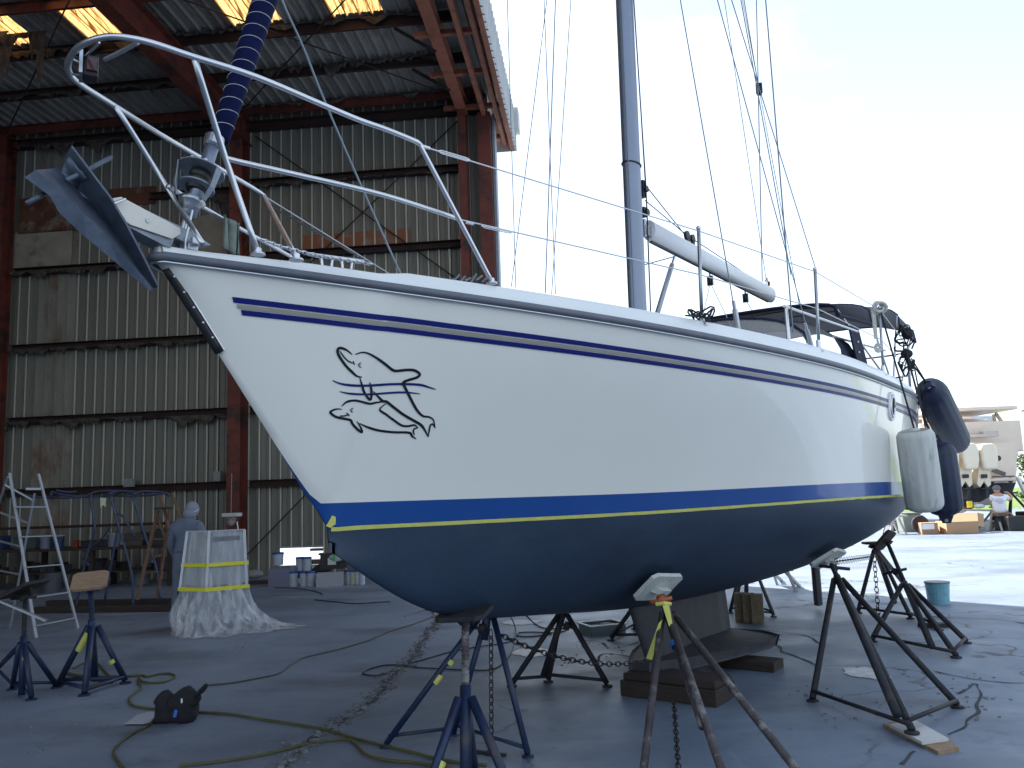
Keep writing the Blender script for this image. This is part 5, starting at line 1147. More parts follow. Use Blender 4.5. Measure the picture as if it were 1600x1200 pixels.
# bench along the back wall with clutter
t = thing('workbench', 'long dark workbench along the back wall behind the ladders', 'workbench', H(-3.5, 1.2, 0))
mb = MB(); mb.box(H(-3.6, 1.3, .80), (5.2, 1.0, .05), AX); mb.build('bench_top', woodd, t, bevel=.004)
mb = MB(); mb.box(H(-3.6, 1.3, .32), (5.0, .9, .03), AX); mb.build('lower_shelf', woodd, t)
for u in (-6.1, -4.4, -2.8, -1.1):
    for w_ in (.9, 1.7): mb = MB(); mb.box(H(u, w_, .39), (.09, .09, .78), AX); mb.build('leg', woodd, t)
mb = MB(); mb.box(H(-3.6, .62, 1.25), (5.0, .05, .06), AX); mb.build('back_rail', drkst, t)
def can(label, c, r, h, m, lidm, grp='paint cans and pails', name='paint_can', handle=True, lid=.03):
    t_ = thing(name, label, 'paint can' if name == 'paint_can' else 'pail', c, grp)
    mb = MB(); mb.lathe(c, V((0, 0, 1)), [(0, r * .92), (h * .9, r), (h, r)], 18); mb.build('can_body', m, t_, smooth=False)
    mb = MB(); mb.lathe(c + V((0, 0, h - lid * .4)), V((0, 0, 1)), [(0, r * 1.05), (lid, r * 1.05), (lid + .004, r * .9)], 18); mb.build('lid', lidm, t_)
    if handle: mb = MB(); mb.tube([c + V((cos(a) * r, -r * .3 - .03 * sin(a), h * .9 - h * .25 * sin(a))) for a in [pi * i / 8 for i in range(9)]], .004, 5); mb.build('handle', steeld, t_)
    return t_
colsb = [blue, redplastic, bucketw, grey, black, orange]
for k, (u, w_, nm, m_, sz) in enumerate([(-5.7, 1.3, 'dark crate at the left end of the bench', black, (.5, .4, .3)), (-5.0, 1.5, 'dark blue box on the bench beside the crate', mat('dull_blue', (.008, .02, .07), .6), (.28, .25, .28)), (-4.5, 1.3, 'grey toolbox on the bench under the tower frame', mat('dull_grey', (.05, .055, .07), .6), (.5, .3, .22)),
                                (-3.3, 1.5, 'small orange-red box in the middle of the bench', mat('dull_red', (.16, .02, .012), .6), (.11, .10, .14)), (-2.9, 1.3, 'flat dark case near the middle of the bench', black, (.6, .4, .12)), (-2.0, 1.4, 'brown carton at the right part of the bench', mat('dull_carton', (.07, .05, .035), .85), (.4, .3, .25)), (-1.4, 1.5, 'dark box at the right end of the bench', black, (.3, .3, .32))]):
    t_ = MB(); t_.box(H(u, w_, .826 + sz[2] / 2), sz, AX); t_.box(H(u, w_, .826 + sz[2] + .008), (sz[0] * 1.04, sz[1] * 1.04, .014), AX); t_.box(H(u, w_ + sz[1] / 2 + .008, .826 + sz[2] * .6), (sz[0] * .3, .012, sz[2] * .2), AX)
    tag(t_.build('storage_box', m_, base=H(u, w_, .826), bevel=.008), nm, 'box', 'boxes on the workbench')
for k, (u, w_, m_, lb) in enumerate([(-3.9, 1.6, mat('dull_pail', (.12, .14, .18), .6), 'pale pail on the bench left of the red box'), (-2.4, 1.6, MATS['dull_pail'], 'pale pail on the bench right of the flat case'), (-3.62, 1.62, MATS['dull_blue'], 'blue can on the bench next to the pale pail')]):
    can(lb, H(u, w_, .826), .12, .26, m_, grey, grp='cans on the workbench')
for k, (p, lb, r_) in enumerate([((220, 912), 'whitish pail under the bench behind the tower frame', .17), ((80, 925), 'grey drum standing under the bench behind the big ladder', .19), ((50, 918), 'small grey pail beside the drum under the bench', .13)]):
    c_ = G(*p); can(lb, c_, r_, r_ * 1.9, MATS['dull_pail'] if k == 0 else MATS['dull_grey'], MATS['dull_grey'], grp='pails on the floor under the bench', name='pail')
mb = MB(); c_ = H(-4.9, 1.2, .336)
for k in range(26):
    q = c_ + E1 * random.uniform(-1.0, 3.6) - E2 * random.uniform(-.3, .3); s_ = random.uniform(.08, .22); mb.box(q + V((0, 0, s_ / 2)), (s_ * 1.4, s_, s_), (V((cos(k), sin(k), 0)), V((-sin(k), cos(k), 0)), V((0, 0, 1))))
mb.build('shelf_clutter', mat('shelf_junk', (.03, .03, .04), .8, var=.8, scale=3, col2=(.08, .05, .04), c2amt=.4), t)['kind'] = 'stuff'
# worker in coveralls, seen from behind
def skinned(name, verts, edges, radii, m, parent, sub=2, root=0):
    base = BASE[parent.name]; me = bpy.data.meshes.new(name); me.from_pydata([V(v) - base for v in verts], edges, []); me.materials.append(m)
    o = bpy.data.objects.new(name, me); COL.objects.link(o); o.parent = parent; BASE[o.name] = base
    sk_ = o.modifiers.new('Skin', 'SKIN'); sk_.use_smooth_shade = True
    for i, r_ in enumerate(radii):
        rx_ = r_ if isinstance(r_, tuple) else (r_, r_); me.skin_vertices[0].data[i].radius = rx_
    me.skin_vertices[0].data[root].use_root = True
    sb = o.modifiers.new('Sub', 'SUBSURF'); sb.levels = sub; sb.render_levels = sub
    return o
WB = G(289, 980); WB.z = 0; WD = WB.y
t = thing('person', 'worker in grey hooded coverall seen from behind at the wrapped cabinet', 'person', WB)
wx = V((cos(-.25), sin(-.25), 0)); wy = V((-sin(-.25), cos(-.25), 0))
def Wp(x, y, z): return WB + wx * x + wy * y + V((0, 0, z))
vsb = [Wp(0, 0, .90), Wp(0, .01, 1.05), Wp(0, .0, 1.22), Wp(0, .0, 1.35), Wp(.01, .02, 1.43), Wp(.03, .05, 1.47),      # 0-5 pelvis..neck
       Wp(-.18, .0, 1.33), Wp(-.27, .04, 1.08), Wp(-.30, .20, .90), Wp(-.27, .30, .88),                                     # left arm 6-9
       Wp(.18, .0, 1.33), Wp(.26, .08, 1.10), Wp(.22, .26, .98), Wp(.20, .33, .98),                                       # right arm 10-13
       Wp(-.10, .0, .84), Wp(-.12, .02, .48), Wp(-.13, -.03, .10), Wp(-.13, .08, .04),                                      # legs
       Wp(.10, .0, .84), Wp(.12, .03, .48), Wp(.13, -.02, .10), Wp(.13, .09, .04)]
eb = [(0, 1), (1, 2), (2, 3), (3, 4), (4, 5), (3, 6), (6, 7), (7, 8), (8, 9), (3, 10), (10, 11), (11, 12), (12, 13), (0, 14), (14, 15), (15, 16), (16, 17), (0, 18), (18, 19), (19, 20), (20, 21)]
rb_ = [(.17, .13), (.165, .125), (.18, .13), (.15, .11), (.075, .07), (.06, .06), .085, .065, .05, .04, .085, .065, .05, .04, .11, .085, .07, .05, .11, .085, .07, .05]
skinned('body', vsb, eb, rb_, suitm, t)
mb = MB(); mb.sphere(Wp(.04, .06, 1.555), .10, 10, (.88, 1.05, 1.16), (wx, wy, V((0, 0, 1)))); mb.sphere(Wp(.03, .02, 1.50), .095, 8, (.95, .9, .9), (wx, wy, V((0, 0, 1)))); mb.build('hood', mat('hood_cloth', (.20, .22, .27), .8, var=.15, bump=.4, bscale=30), t, smooth=True)
mb = MB(); mb.tube([Wp(.04 + .085 * cos(a), .06 + .09 * sin(a), 1.545 + .02 * sin(2 * a)) for a in [2 * pi * i / 18 for i in range(19)]], .005, 5); mb.build('mask_strap', white, t)
for sg in (-1, 1):
    hb = Wp(-.27, .33, .87) if sg < 0 else Wp(.20, .36, .975)
    mb = MB(); mb.sphere(hb, .042, 7, (.9, 1.15, .6), (wx, wy, V((0, 0, 1))))
    for k in range(4): mb.tube([hb + wx * (-.028 + .019 * k) + wy * .03, hb + wx * (-.03 + .02 * k) + wy * .075 - V((0, 0, .012)), hb + wx * (-.028 + .018 * k) + wy * (.095 + .006 * (k % 3)) - V((0, 0, .035))], [.010, .0095, .007], 6)
    mb.tube([hb - wx * .035 * sg, hb - wx * .055 * sg + wy * .035 - V((0, 0, .01)), hb - wx * .045 * sg + wy * .06 - V((0, 0, .02))], [.011, .010, .007], 6); mb.build('hand', suitm, t, smooth=True)
mb = MB(); mb.tube([Wp(.17 * cos(a), .13 * sin(a) + .01, 1.0 + .01 * sin(3 * a)) for a in [2 * pi * i / 18 for i in range(19)]], .012, 5); mb.build('waist_seam', suitm, t)
# the wrapped cabinet: machine inside, sheet over it, yellow tape bands, loose skirt
film = bpy.data.materials.new('plastic_film'); film.use_nodes = True; fn_ = film.node_tree.nodes; fl_ = film.node_tree.links; pb = fn_['Principled BSDF']
pb.inputs['Base Color'].default_value = (.74, .77, .82, 1); pb.inputs['Roughness'].default_value = .14; pb.inputs['Coat Weight'].default_value = .6
nz_ = fn_.new('ShaderNodeTexNoise'); nz_.inputs['Scale'].default_value = 5; nz_.inputs['Detail'].default_value = 6; mr_ = fn_.new('ShaderNodeMapRange'); mr_.inputs[1].default_value = .35; mr_.inputs[2].default_value = .68; mr_.inputs[3].default_value = .14; mr_.inputs[4].default_value = .58
tc_ = fn_.new('ShaderNodeTexCoord'); mpf = fn_.new('ShaderNodeMapping'); mpf.inputs[3].default_value = (2.2, 2.2, .35); fl_.new(tc_.outputs['Object'], mpf.inputs[0]); fl_.new(mpf.outputs[0], nz_.inputs['Vector']); fl_.new(nz_.outputs[0], mr_.inputs[0]); fl_.new(mr_.outputs[0], pb.inputs['Alpha'])
nb2_ = fn_.new('ShaderNodeTexNoise'); nb2_.inputs['Scale'].default_value = 9; nb2_.inputs['Distortion'].default_value = 1.5; bp_ = fn_.new('ShaderNodeBump'); bp_.inputs['Strength'].default_value = .18; bp_.inputs['Distance'].default_value = .02
fl_.new(tc_.outputs['Object'], nb2_.inputs['Vector']); fl_.new(nb2_.outputs[0], bp_.inputs['Height']); fl_.new(bp_.outputs[0], pb.inputs['Normal'])
t = thing('wrapped_cabinet', 'cabinet wrapped in clear plastic sheet with two yellow tape bands on a timber stand', 'cabinet', G(325, 985))
CD = G(325, 990).y
cq = lambda x, y, d=0.0: Y(x, y, CD + d)
# corners of the box: near edge N, left L_, right R_, back K (plan)
def plan(z):
    f = max(0, (1.26 - z)) * .12
    N = V((cq(328, 835).x, CD - f, 0)); Lc = V((cq(284, 830).x - f * .6, CD + .20 - f, 0)); Rc = V((cq(374, 828).x + f * .5, CD + .22 - f * .3, 0)); K = Lc + Rc - N + V((0, f, 0))
    return [V((p.x, p.y, z)) for p in (Lc, N, Rc, K)]
ztop = Y(350, 829, CD + .1).z
inner = [[V((p.x * .97 + .03 * cq(328, 835).x, p.y + .02, p.z)) for p in plan(z)] for z in (.60, ztop - .03)]
mb = MB(); mb.add(inner[0] + inner[1], [(0, 1, 5, 4), (1, 2, 6, 5), (2, 3, 7, 6), (3, 0, 4, 7), (4, 5, 6, 7), (0, 3, 2, 1)]); mb.build('machine_body', mat('machine_grey', (.34, .35, .37), .5, var=.1), t)
mb = MB()
Nn, Rn = plan(ztop - .10)[1], plan(ztop - .10)[2]
for k in range(14): p = Nn.lerp(Rn, .12 + .055 * k); mb.box(p + V((0, -.012, -.0)), (.012, .01, .06), AX)
mb.build('vent_slats', grey, t)
def wrapsheet(zs, wob, name, seed, outs=None):
    rows_ = []
    for zi, z in enumerate(zs):
        P_ = plan(z); row = []
        for e in range(4):
            for k in range(9 if name == 'plastic_wrap' else 16):
                n_ = 9 if name == 'plastic_wrap' else 16
                p = P_[e].lerp(P_[(e + 1) % 4], k / n_); cen = sum(P_, V()) / 4; o_ = (p - cen); o_.z = 0; o_.normalize()
                w_ = wob * noise.noise(V((p.x * 7, p.y * 7, z * 5 + seed))); ex = outs[zi] if outs else 0
                if outs: w_ += .07 * min(1, ex * 6 + .25) * sin((e * n_ + k) * 1.35 + noise.noise(V((p.x * 3, p.y * 3, seed))) * 4)
                row.append(p + o_ * (.012 + w_ + ex * (1 + .25 * noise.noise(V((p.x * 2, p.y * 2, seed))))))
        row.append(row[0]); rows_.append(row)
    mb = MB(); mb.grid(rows_); return mb, rows_
mb, rw = wrapsheet([ztop, ztop - .02, ztop - .12, ztop - .25, .93, .88, .84, .74, .62, .57, .52], .025, 'plastic_wrap', 1)
mb.add(rw[0][:-1], [tuple(range(36))]); mb.build('plastic_wrap', film, t, smooth=False)
for e_ in (0, 1, 2):
    P0_, P1_ = plan(ztop)[e_], plan(.56)[e_]; mb = MB(); mb.beam(P0_ + V((0, -.02, 0)), P1_ + V((0, -.02, 0)), .035, .008, E2); mb.build('wrap_edge', mat('doubled_film', (.62, .65, .70), .25, alpha=.7, coat=.5), t)
for e_ in (0, 1):
    P_ = plan(ztop + .004); mb = MB(); mb.beam(P_[e_], P_[e_ + 1], .05, .012); mb.build('wrap_edge', MATS['doubled_film'], t)
for z in (.875, .575):
    P_ = plan(z); P2 = plan(z - .045); mb = MB()
    ctr = sum(P_, V()) / 4
    ex_ = lambda p: p + (V((p.x, p.y, 0)) - V((ctr.x, ctr.y, 0))).normalized() * .034
    mb.grid([[ex_(p) for p in P_ + P_[:1]], [ex_(p) for p in P2 + P2[:1]]]); mb.build('tape_band', mat('bright_yellow_tape', (.75, .70, .04), .5, var=.06), t)
mb, rw = wrapsheet([.55, .45, .35, .25, .15, .07, .025, .012], .02, 'skirt', 5, outs=[0, .02, .05, .09, .14, .20, .28, .34])
# pull the skirt's foot out to the right as in a trailing corner
vv = mb.v
for i, p in enumerate(vv):
    k = max(0, (.30 - p.z) / .30); rgt = (p.x - cq(328, 835).x)
    if rgt > .1: p.x += k * k * rgt * .42; p.y += k * k * rgt * .10
    if rgt < -.05: p.x += -k * rgt * .45
    p.z = max(p.z, .008)
mb.build('plastic_skirt', film, t, smooth=True)
for p in ((283, 983), (296, 980)):
    c_ = G(*p); mb = MB(); mb.box(c_ + V((0, .06, .28)), (.11, .12, .56), AX); mb.build('timber_leg', woodd, t)
for p in ((350, 960), (372, 955)): c_ = G(*p); mb = MB(); mb.box(c_ + V((-.05, .1, .28)), (.05, .05, .56), AX); mb.build('timber_leg', woodd, t)
# white topped fixture beside the red column
c_ = G(361, 918); t = thing('extractor_lamp', 'small fixture with white lid and orange body beside the red column', 'fixture', c_)
zt = lambda x, y: Y(x, y, c_.y)
mb = MB(); mb.box((zt(350, 804) + zt(375, 805)) / 2, (.32, .26, .075), AX); mb.build('lid', mat('lid_white', (.48, .50, .50), .6, var=.15), t, bevel=.015)
mb = MB(); mb.lathe(zt(361, 821), V((0, 0, 1)), [(0, .05), (.05, .08), (.14, .10), (.16, .10)], 14); mb.build('lamp_body', mat('rusty_orange', (.28, .12, .06), .6, var=.4, scale=20, col2=(.25, .28, .32)), t)
mb = MB(); mb.tube([zt(361, 822), G(361, 918)], .03, 8); mb.build('post', black, t); mb = MB(); mb.tube([zt(361, 803), zt(362, 740)], .008, 6); mb.build('cable', grey, t)
mb = MB(); mb.tube([zt(370, 815), zt(372, 828), zt(366, 832)], .014, 6); mb.build('bracket', steeld, t)
# group of cans, boxes and bags on the floor by the wall
PG = 'paint cans by the shed wall'
def gp(x, y, z=0): p = G(x, y); p.z = z; return p
can('lone white can with blue lid standing on the left grey box', gp(432, 912) + V((0, .1, .36)), .115, .23, bucketw, blue, PG)
for k, (x, lb) in enumerate(((467, 'upper left can of the stacked blue lidded pair'), (478, 'upper right can of the stacked blue lidded pair'))): can(lb, gp(x, 914) + V((0, .1, .27)), .085, .24, bucketw, blue, PG, handle=False)
for k, (x, lb) in enumerate(((459, 'lower can at the left under the stacked pair'), (475, 'lower middle can under the stacked pair'), (486, 'lower right can beside the white carton'))): can(lb, gp(x, 916) + V((0, 0, 0)), .085, .26, bucketw, blue, PG, handle=False)
for k, (x, lb) in enumerate(((545, 'left can of the four at the hull end of the pile'), (552, 'can with yellow label near the hull end'), (559, 'third can at the hull end of the pile'), (566, 'last can, closest to the hull'))): can(lb, gp(x, 913), .06, .25, bucketw if k != 1 else mat('bucket_yellowish', (.42, .43, .25), .5), blue, PG, handle=False)
def carton(label, x, y, sz, m, z=0, ang=0, extra=None, grp='cartons in the pile by the wall', name='carton'):
    c_ = gp(x, y, z); ax_ = (V((cos(ang), sin(ang), 0)), V((-sin(ang), cos(ang), 0)), V((0, 0, 1))); mb = MB(); mb.box(c_ + V((0, sz[1] / 2, sz[2] / 2)), sz, ax_)
    mb.box(c_ + V((0, sz[1] / 2, sz[2] + .003)), (sz[0] * .98, sz[1] * .48, .006), ax_); mb.box(c_ + V((0, 0, sz[2] * .62)) - ax_[1] * .001, (sz[0] * .22, .006, sz[2] * .12), ax_)
    tag(mb.build(name, m, base=c_, bevel=.006), label, 'box', grp); return c_, ax_
carton('wide grey box at the bottom left of the pile', 438, 917, (.45, .35, .34), mat('grey_box', (.16, .17, .24), .7), ang=-.1)
carton('white carton in the front row right of the cans', 513, 917, (.50, .32, .25), mat('white_carton', (.30, .30, .34), .7, var=.1), ang=.12)
c_, ax_ = carton('black crate with white paper label above the white carton', 519, 912, (.48, .34, .29), black, z=.28, ang=.05)
mb = MB(); mb.box(c_ + V((0, -.012, .15)), (.16, .006, .13), ax_); tag(mb.build('paper_label', white, base=c_), 'white paper label on the black crate', 'label')
mb = MB()
for p, r_ in (((490, 895), .22), ((470, 890), .18), ((505, 884), .17), ((455, 893), .16)): mb.sphere(Y(p[0], p[1] + 4, 17.3), r_ * .9, 8, (1.3, .8, .6))
for i, p in enumerate(mb.v): mb.v[i] = p + V((1, 1, 1)) * .09 * noise.noise(p * 4)
tag(mb.build('bag', mat('dark_bag', (.035, .04, .06), .7, var=.5, scale=6, bump=.5, bscale=12), base=gp(480, 905), smooth=True), 'heap of dark cloth bags behind the cans', 'bag')
mb = MB(); mb.sphere(Y(527, 870, 16.5), .13, 8, (1.2, .8, .6)); 
for i, p in enumerate(mb.v): mb.v[i] = p + V((1, 1, 1)) * .05 * noise.noise(p * 6)
tag(mb.build('helmet', mat('pale_cloth', (.38, .42, .44), .7, var=.3), base=Y(527, 875, 16.5), smooth=True), 'pale rounded hood lying on top of the black crate', 'hood')
mb = MB(); mb.lathe(Y(523, 877, 16.3), V((0, 0, 1)), [(0, .03), (.12, .03), (.15, .012), (.18, .012)], 12); tag(mb.build('bottle', green, base=Y(523, 877, 16.3)), 'small green bottle on the black crate', 'bottle')
mb = MB(); mb.lathe(gp(554, 905, .27), V((0, 0, 1)), [(0, .09), (.03, .08), (.12, .01)], 12); tag(mb.build('funnel', redplastic, base=gp(554, 905, .27)), 'red funnel on the cans nearest the hull', 'funnel')
t = thing('floor_machine', 'low grey domed machine on a board beside the wrapped cabinet', 'machine', gp(398, 912)); mb = MB(); mb.box(gp(398, 912, .03), (.6, .4, .05), (V((.97, .2, 0)), V((-.2, .97, 0)), V((0, 0, 1)))); mb.build('base_board', woodd, t); mb = MB(); mb.sphere(gp(396, 908, .14), .14, 8, (1.5, 1, .7)); mb.build('dome', grey, t, smooth=True)
# outside world seen through the opening: fence board
# ================================================================== CABLES, BAG, PAPER ON THE FLOOR
CB = 'cords lying on the slab'
def cable(label, pts, r=.0085, m=cordg, name='extension_cord', k=8):
    P_ = smooth_path([G(*p) for p in pts], k); P_ = [V((p.x, p.y, r + .002 + .004 * max(0, noise.noise(p * 3)))) for p in P_]
    mb = MB(); mb.tube(P_, r, 6); tag(mb.build(name, m, base=P_[0], smooth=True), label, 'cord', CB)
cable('olive cord with two loops running from the blue stand to the black bag', [(115, 1046), (132, 1038), (150, 1038), (163, 1050), (176, 1068), (150, 1064), (110, 1056), (100, 1052), (130, 1058), (190, 1059), (222, 1057), (230, 1059), (250, 1055), (268, 1055), (273, 1060), (258, 1067), (238, 1069), (222, 1067), (217, 1060), (216, 1068), (221, 1076), (212, 1084), (203, 1092), (203, 1100), (215, 1107), (255, 1111), (305, 1115), (355, 1118), (400, 1125), (500, 1141), (560, 1158), (640, 1178), (700, 1192), (760, 1199)], .010)
cable('cord running from the bag up to the bow and looping back', [(318, 1073), (360, 1069), (400, 1062), (435, 1054), (455, 1040), (475, 1029), (525, 1017), (575, 1002), (610, 987), (650, 975), (676, 964), (676, 957), (664, 953)], .008, mat('cord_dim', (.06, .065, .04), .6))
cable('olive cord curling along the bottom edge below the bag', [(245, 1122), (232, 1136), (210, 1147), (188, 1163), (178, 1178), (183, 1190), (195, 1206)], .010)
cable('olive cord crossing the bottom edge toward the near stand', [(280, 1200), (350, 1192), (420, 1180), (490, 1163), (540, 1158), (556, 1165), (572, 1182), (600, 1190), (650, 1195), (705, 1203)], .010)
blk_ = mat('cord_black', (.02, .022, .028), .6, var=.2)
cable('thin black cord looped on the slab behind the bow tripod', [(834, 956), (800, 958), (806, 985), (800, 1018), (785, 1038), (765, 1048), (720, 1048), (660, 1045), (628, 1041), (600, 1041), (575, 1048), (567, 1054), (585, 1057), (605, 1053), (625, 1041), (655, 1034), (700, 1021), (740, 1013), (778, 1008), (800, 1003)], .007, blk_)
cable('black cord coiled beside the dark tripod under the hull', [(808, 957), (822, 962), (835, 975), (852, 983), (885, 984), (870, 990), (835, 989), (812, 990), (810, 995), (830, 996), (862, 992)], .008, blk_)
cable('short dark cord on the floor in front of the cans', [(430, 919), (460, 920), (485, 923), (502, 928), (503, 930)], .008, blk_)
cable('dark cord emerging from behind the bow near the cans', [(492, 938), (520, 941), (555, 944), (590, 942), (610, 941)], .008, blk_)
cable('pale thin cord with plug near the slab joint', [(632, 964), (648, 958), (665, 953)], .006, mat('cord_pale', (.16, .17, .15), .6))
mb = MB(); c_ = gp(280, 1132, 0); bc = G(277, 1128)
for p, r_, sc_ in (((262, 1102), .115, (.75, .7, 1.15)), ((288, 1108), .14, (.8, .8, 1.15)), ((275, 1118), .13, (1.1, .8, .8)), ((297, 1090), .08, (1.1, .7, .8))):
    q = Y(p[0], p[1], bc.y + .02); mb.sphere(q, r_, 9, sc_)
for i, p in enumerate(mb.v): q = p + V((.8, .6, 1)) * .05 * noise.noise(p * 7) + V((1, 0, .5)) * .02 * noise.noise(p * 19); q.z = max(q.z, .004); mb.v[i] = q
t = thing('bag', 'crumpled black cloth bag on the slab with its strap pulled out to the right', 'bag', bc)
blkc = mat('black_cloth', (.010, .010, .014), .85, var=.4, scale=12, bump=.4, bscale=30)
mb.build('bag_body', blkc, t, smooth=True)
mb = MB(); q = bc.y; mb.tube(smooth_path([Y(300, 1094, q), Y(310, 1082, q - .02), Y(320, 1072, q), Y(322, 1071, q + .02), Y(318, 1078, q), Y(303, 1090, q)], 4), .014, 6); mb.build('strap', blkc, t)
mb = MB(); dv = (EYE - bc).normalized(); q = Y(274, 1115, bc.y - .16); mb.box(q, (.022, .01, .05), (V((.97, 0, -.2)), V((0, 1, 0)), V((.2, 0, .97)))); mb.build('blue_tag', mat('tag_blue', (.02, .12, .45), .5), t)
q = Y(284, 1095, bc.y - .15); mb = MB(); mb.box(q, (.010, .008, .03)); mb.build('zip_pull', white, t)
mb = MB(); P_ = [G(*p) for p in [(195, 1134), (215, 1120), (232, 1115), (252, 1116), (243, 1130), (225, 1134)]]; mb.prism([V((p.x, p.y, .012)) for p in P_], V((0, 0, .004))); tag(mb.build('paper_sheet', mat('paper', (.34, .36, .42), .8), base=G(222, 1128)), 'pale folded sheet sticking out from under the black bag', 'paper')
# ================================================================== FAR YARD: motor boat, worker, table, boxes
MD = 28.0
def F(x, y, d=0.0): return Y(x, y, MD + d)
t = thing('motorboat', 'beige twin outboard motor boat with black bottom seen from astern across the yard', 'motorboat', V((F(1500, 800).x, MD + 2, .6)))
# hull: transom outline swept forward (away)
def msec(d, sx_, rise):
    P_ = [(1404, 757), (1590, 757), (1596, 700), (1600, 692), (1398, 692), (1402, 720)]
    return P_
cx_ = F(1497, 757).x
zb = F(1497, 757).z; zd = F(1497, 694).z; hb_ = F(1588, 757).x - cx_
rows_ = []
for d, wf, df, shf in ((0, 1, 1, 0), (2, 1.03, 1, .05), (4, 1.02, .95, .12), (6, .9, .8, .3), (8, .6, .5, .6), (9.6, .06, .1, 1.0)):
    hb2 = hb_ * wf; r_ = []
    for x, z in ((-1.06, zd + shf), (-1.04, zb + .5), (-1.0, zb + .05 * shf), (-.92, zb - .32 * df), (0, zb - .95 * df), (.92, zb - .32 * df), (1.0, zb + .05 * shf), (1.04, zb + .5), (1.06, zd + shf)): r_.append(V((cx_ + x * hb2, MD + d, z)))
    rows_.append(r_)
mb = MB(); mb.grid(rows_); mb.m = [(1 if 2 <= (i % 8) <= 5 else 0) for i in range(len(mb.f))]
mb.cur = 0; mb.add([rows_[0][i] for i in (0, 1, 2, 6, 7, 8)], [(0, 1, 2, 3, 4, 5)]); mb.cur = 1; mb.add([rows_[0][i] for i in (2, 3, 4, 5, 6)], [(0, 1, 2, 3, 4)])
mb.build('hull', [boatbeige, boatblack], t)
mb = MB(); mb.grid([[r_[0] for r_ in rows_], [r_[8] for r_ in rows_]]); mb.build('deck', boatbeige, t)
mb = MB(); mb.box(F(1497, 752, -.35), (hb_ * 1.96, .7, .10)); mb.build('swim_platform', boatbeige, t, bevel=.03)
mb = MB(); mb.prism([F(1500, 690, .8), F(1592, 694, .8), F(1588, 728, .8), F(1548, 738, .8), F(1548, 700, .8)], V((0, .3, 0))); mb.build('transom_corner', boatbeige, t, bevel=.02)
mb = MB(); mb.box(F(1482, 688, 3), (hb_ * 1.85, 3.2, 1.1)); mb.build('cockpit_coaming', boatbeige, t, bevel=.05)
mb = MB(); mb.prism([F(1420, 680, 4), F(1556, 680, 4), F(1546, 655, 4), F(1420, 655, 4)], V((0, 2, 0))); mb.build('cabin', boatbeige, t, bevel=.05)
mb = MB(); mb.box(F(1490, 645, 3), (3.0, 3.0, .14)); mb.build('hardtop', boatbeige, t, bevel=.04)
mb = MB(); mb.prism([F(1500, 690, 4.4), F(1560, 690, 4.4), F(1552, 650, 4.6), F(1500, 650, 4.6)], V((0, .05, 0))); mb.build('windscreen', mat('windscreen', (.55, .58, .60), .1, var=.05), t)
for a, b in (((1552, 648), (1563, 692)), ((1556, 646), (1566, 660)), ((1445, 648), (1440, 692))): mb = MB(); mb.beam(F(*a, 2.2), F(*b, 1.8), .09, .09); mb.build('hardtop_post', boatbeige, t)
for a, b in (((1496, 640), (1496, 632)), ((1554, 638), (1554, 620))): mb = MB(); mb.tube([F(*a, 3), F(*b, 3)], .02, 5); mb.build('antenna', white, t)
mb = MB(); mb.box(F(1530, 681, 1), (1.2, .3, .10)); mb.box(F(1545, 676, 1), (.5, .3, .10)); mb.build('seat_cushions', mat('cushion', (.45, .42, .40), .7), t)
for cx2, yy in ((1478, 697), (1509, 696), (1538, 697)):
    c_ = F(cx2, 714, -1.1); o_ = MB(); o_.prism([c_ + V((x_, -.35, z_)) for x_, z_ in ((-.20, -.42), (.20, -.42), (.27, -.1), (.27, .28), (.18, .42), (-.18, .42), (-.27, .28), (-.27, -.1))], V((0, .75, 0)))
    e_ = o_.build('outboard_cowl', cowl, t, bevel=.09); e_.modifiers['Bevel'].segments = 4
    o_ = MB(); b0 = F(cx2, 733, -1.05); w0 = .22
    o_.prism([F(cx2 - 8, 728, -1.2), F(cx2 + 8, 728, -1.2), F(cx2 + 11, 757, -1.2), F(cx2 + 6, 762, -1.2), F(cx2, 752, -1.2), F(cx2 - 6, 762, -1.2), F(cx2 - 11, 757, -1.2)], V((0, .4, 0))); o_.build('outboard_leg', cowl, t, bevel=.02)
    o_ = MB(); o_.box(F(cx2, 768, -1.0), (.10, .35, .5)); o_.box(F(cx2, 763, -1.0), (.4, .5, .03)); o_.build('outboard_skeg', mat('skeg_dark', (.03, .03, .04), .6), t)
    o_ = MB(); o_.box(F(cx2, 744, -1.25), (.18, .05, .12)); o_.build('outboard_bracket', black, t)
for x, y in ((1559, 716), (1578, 750), (1549, 751)): mb = MB(); mb.lathe(F(x, y, -.2), V((0, -1, 0)), [(0, .09), (.05, .09)], 12); mb.build('exhaust_port', black, t)
mb = MB(); mb.beam(F(1551, 734, -.2), F(1570, 741, -.2), .10, .12); mb.beam(F(1550, 745, -.3), F(1588, 744, -.3), .05, .05); mb.build('transom_step', mat('step_grey', (.10, .09, .09), .6), t)
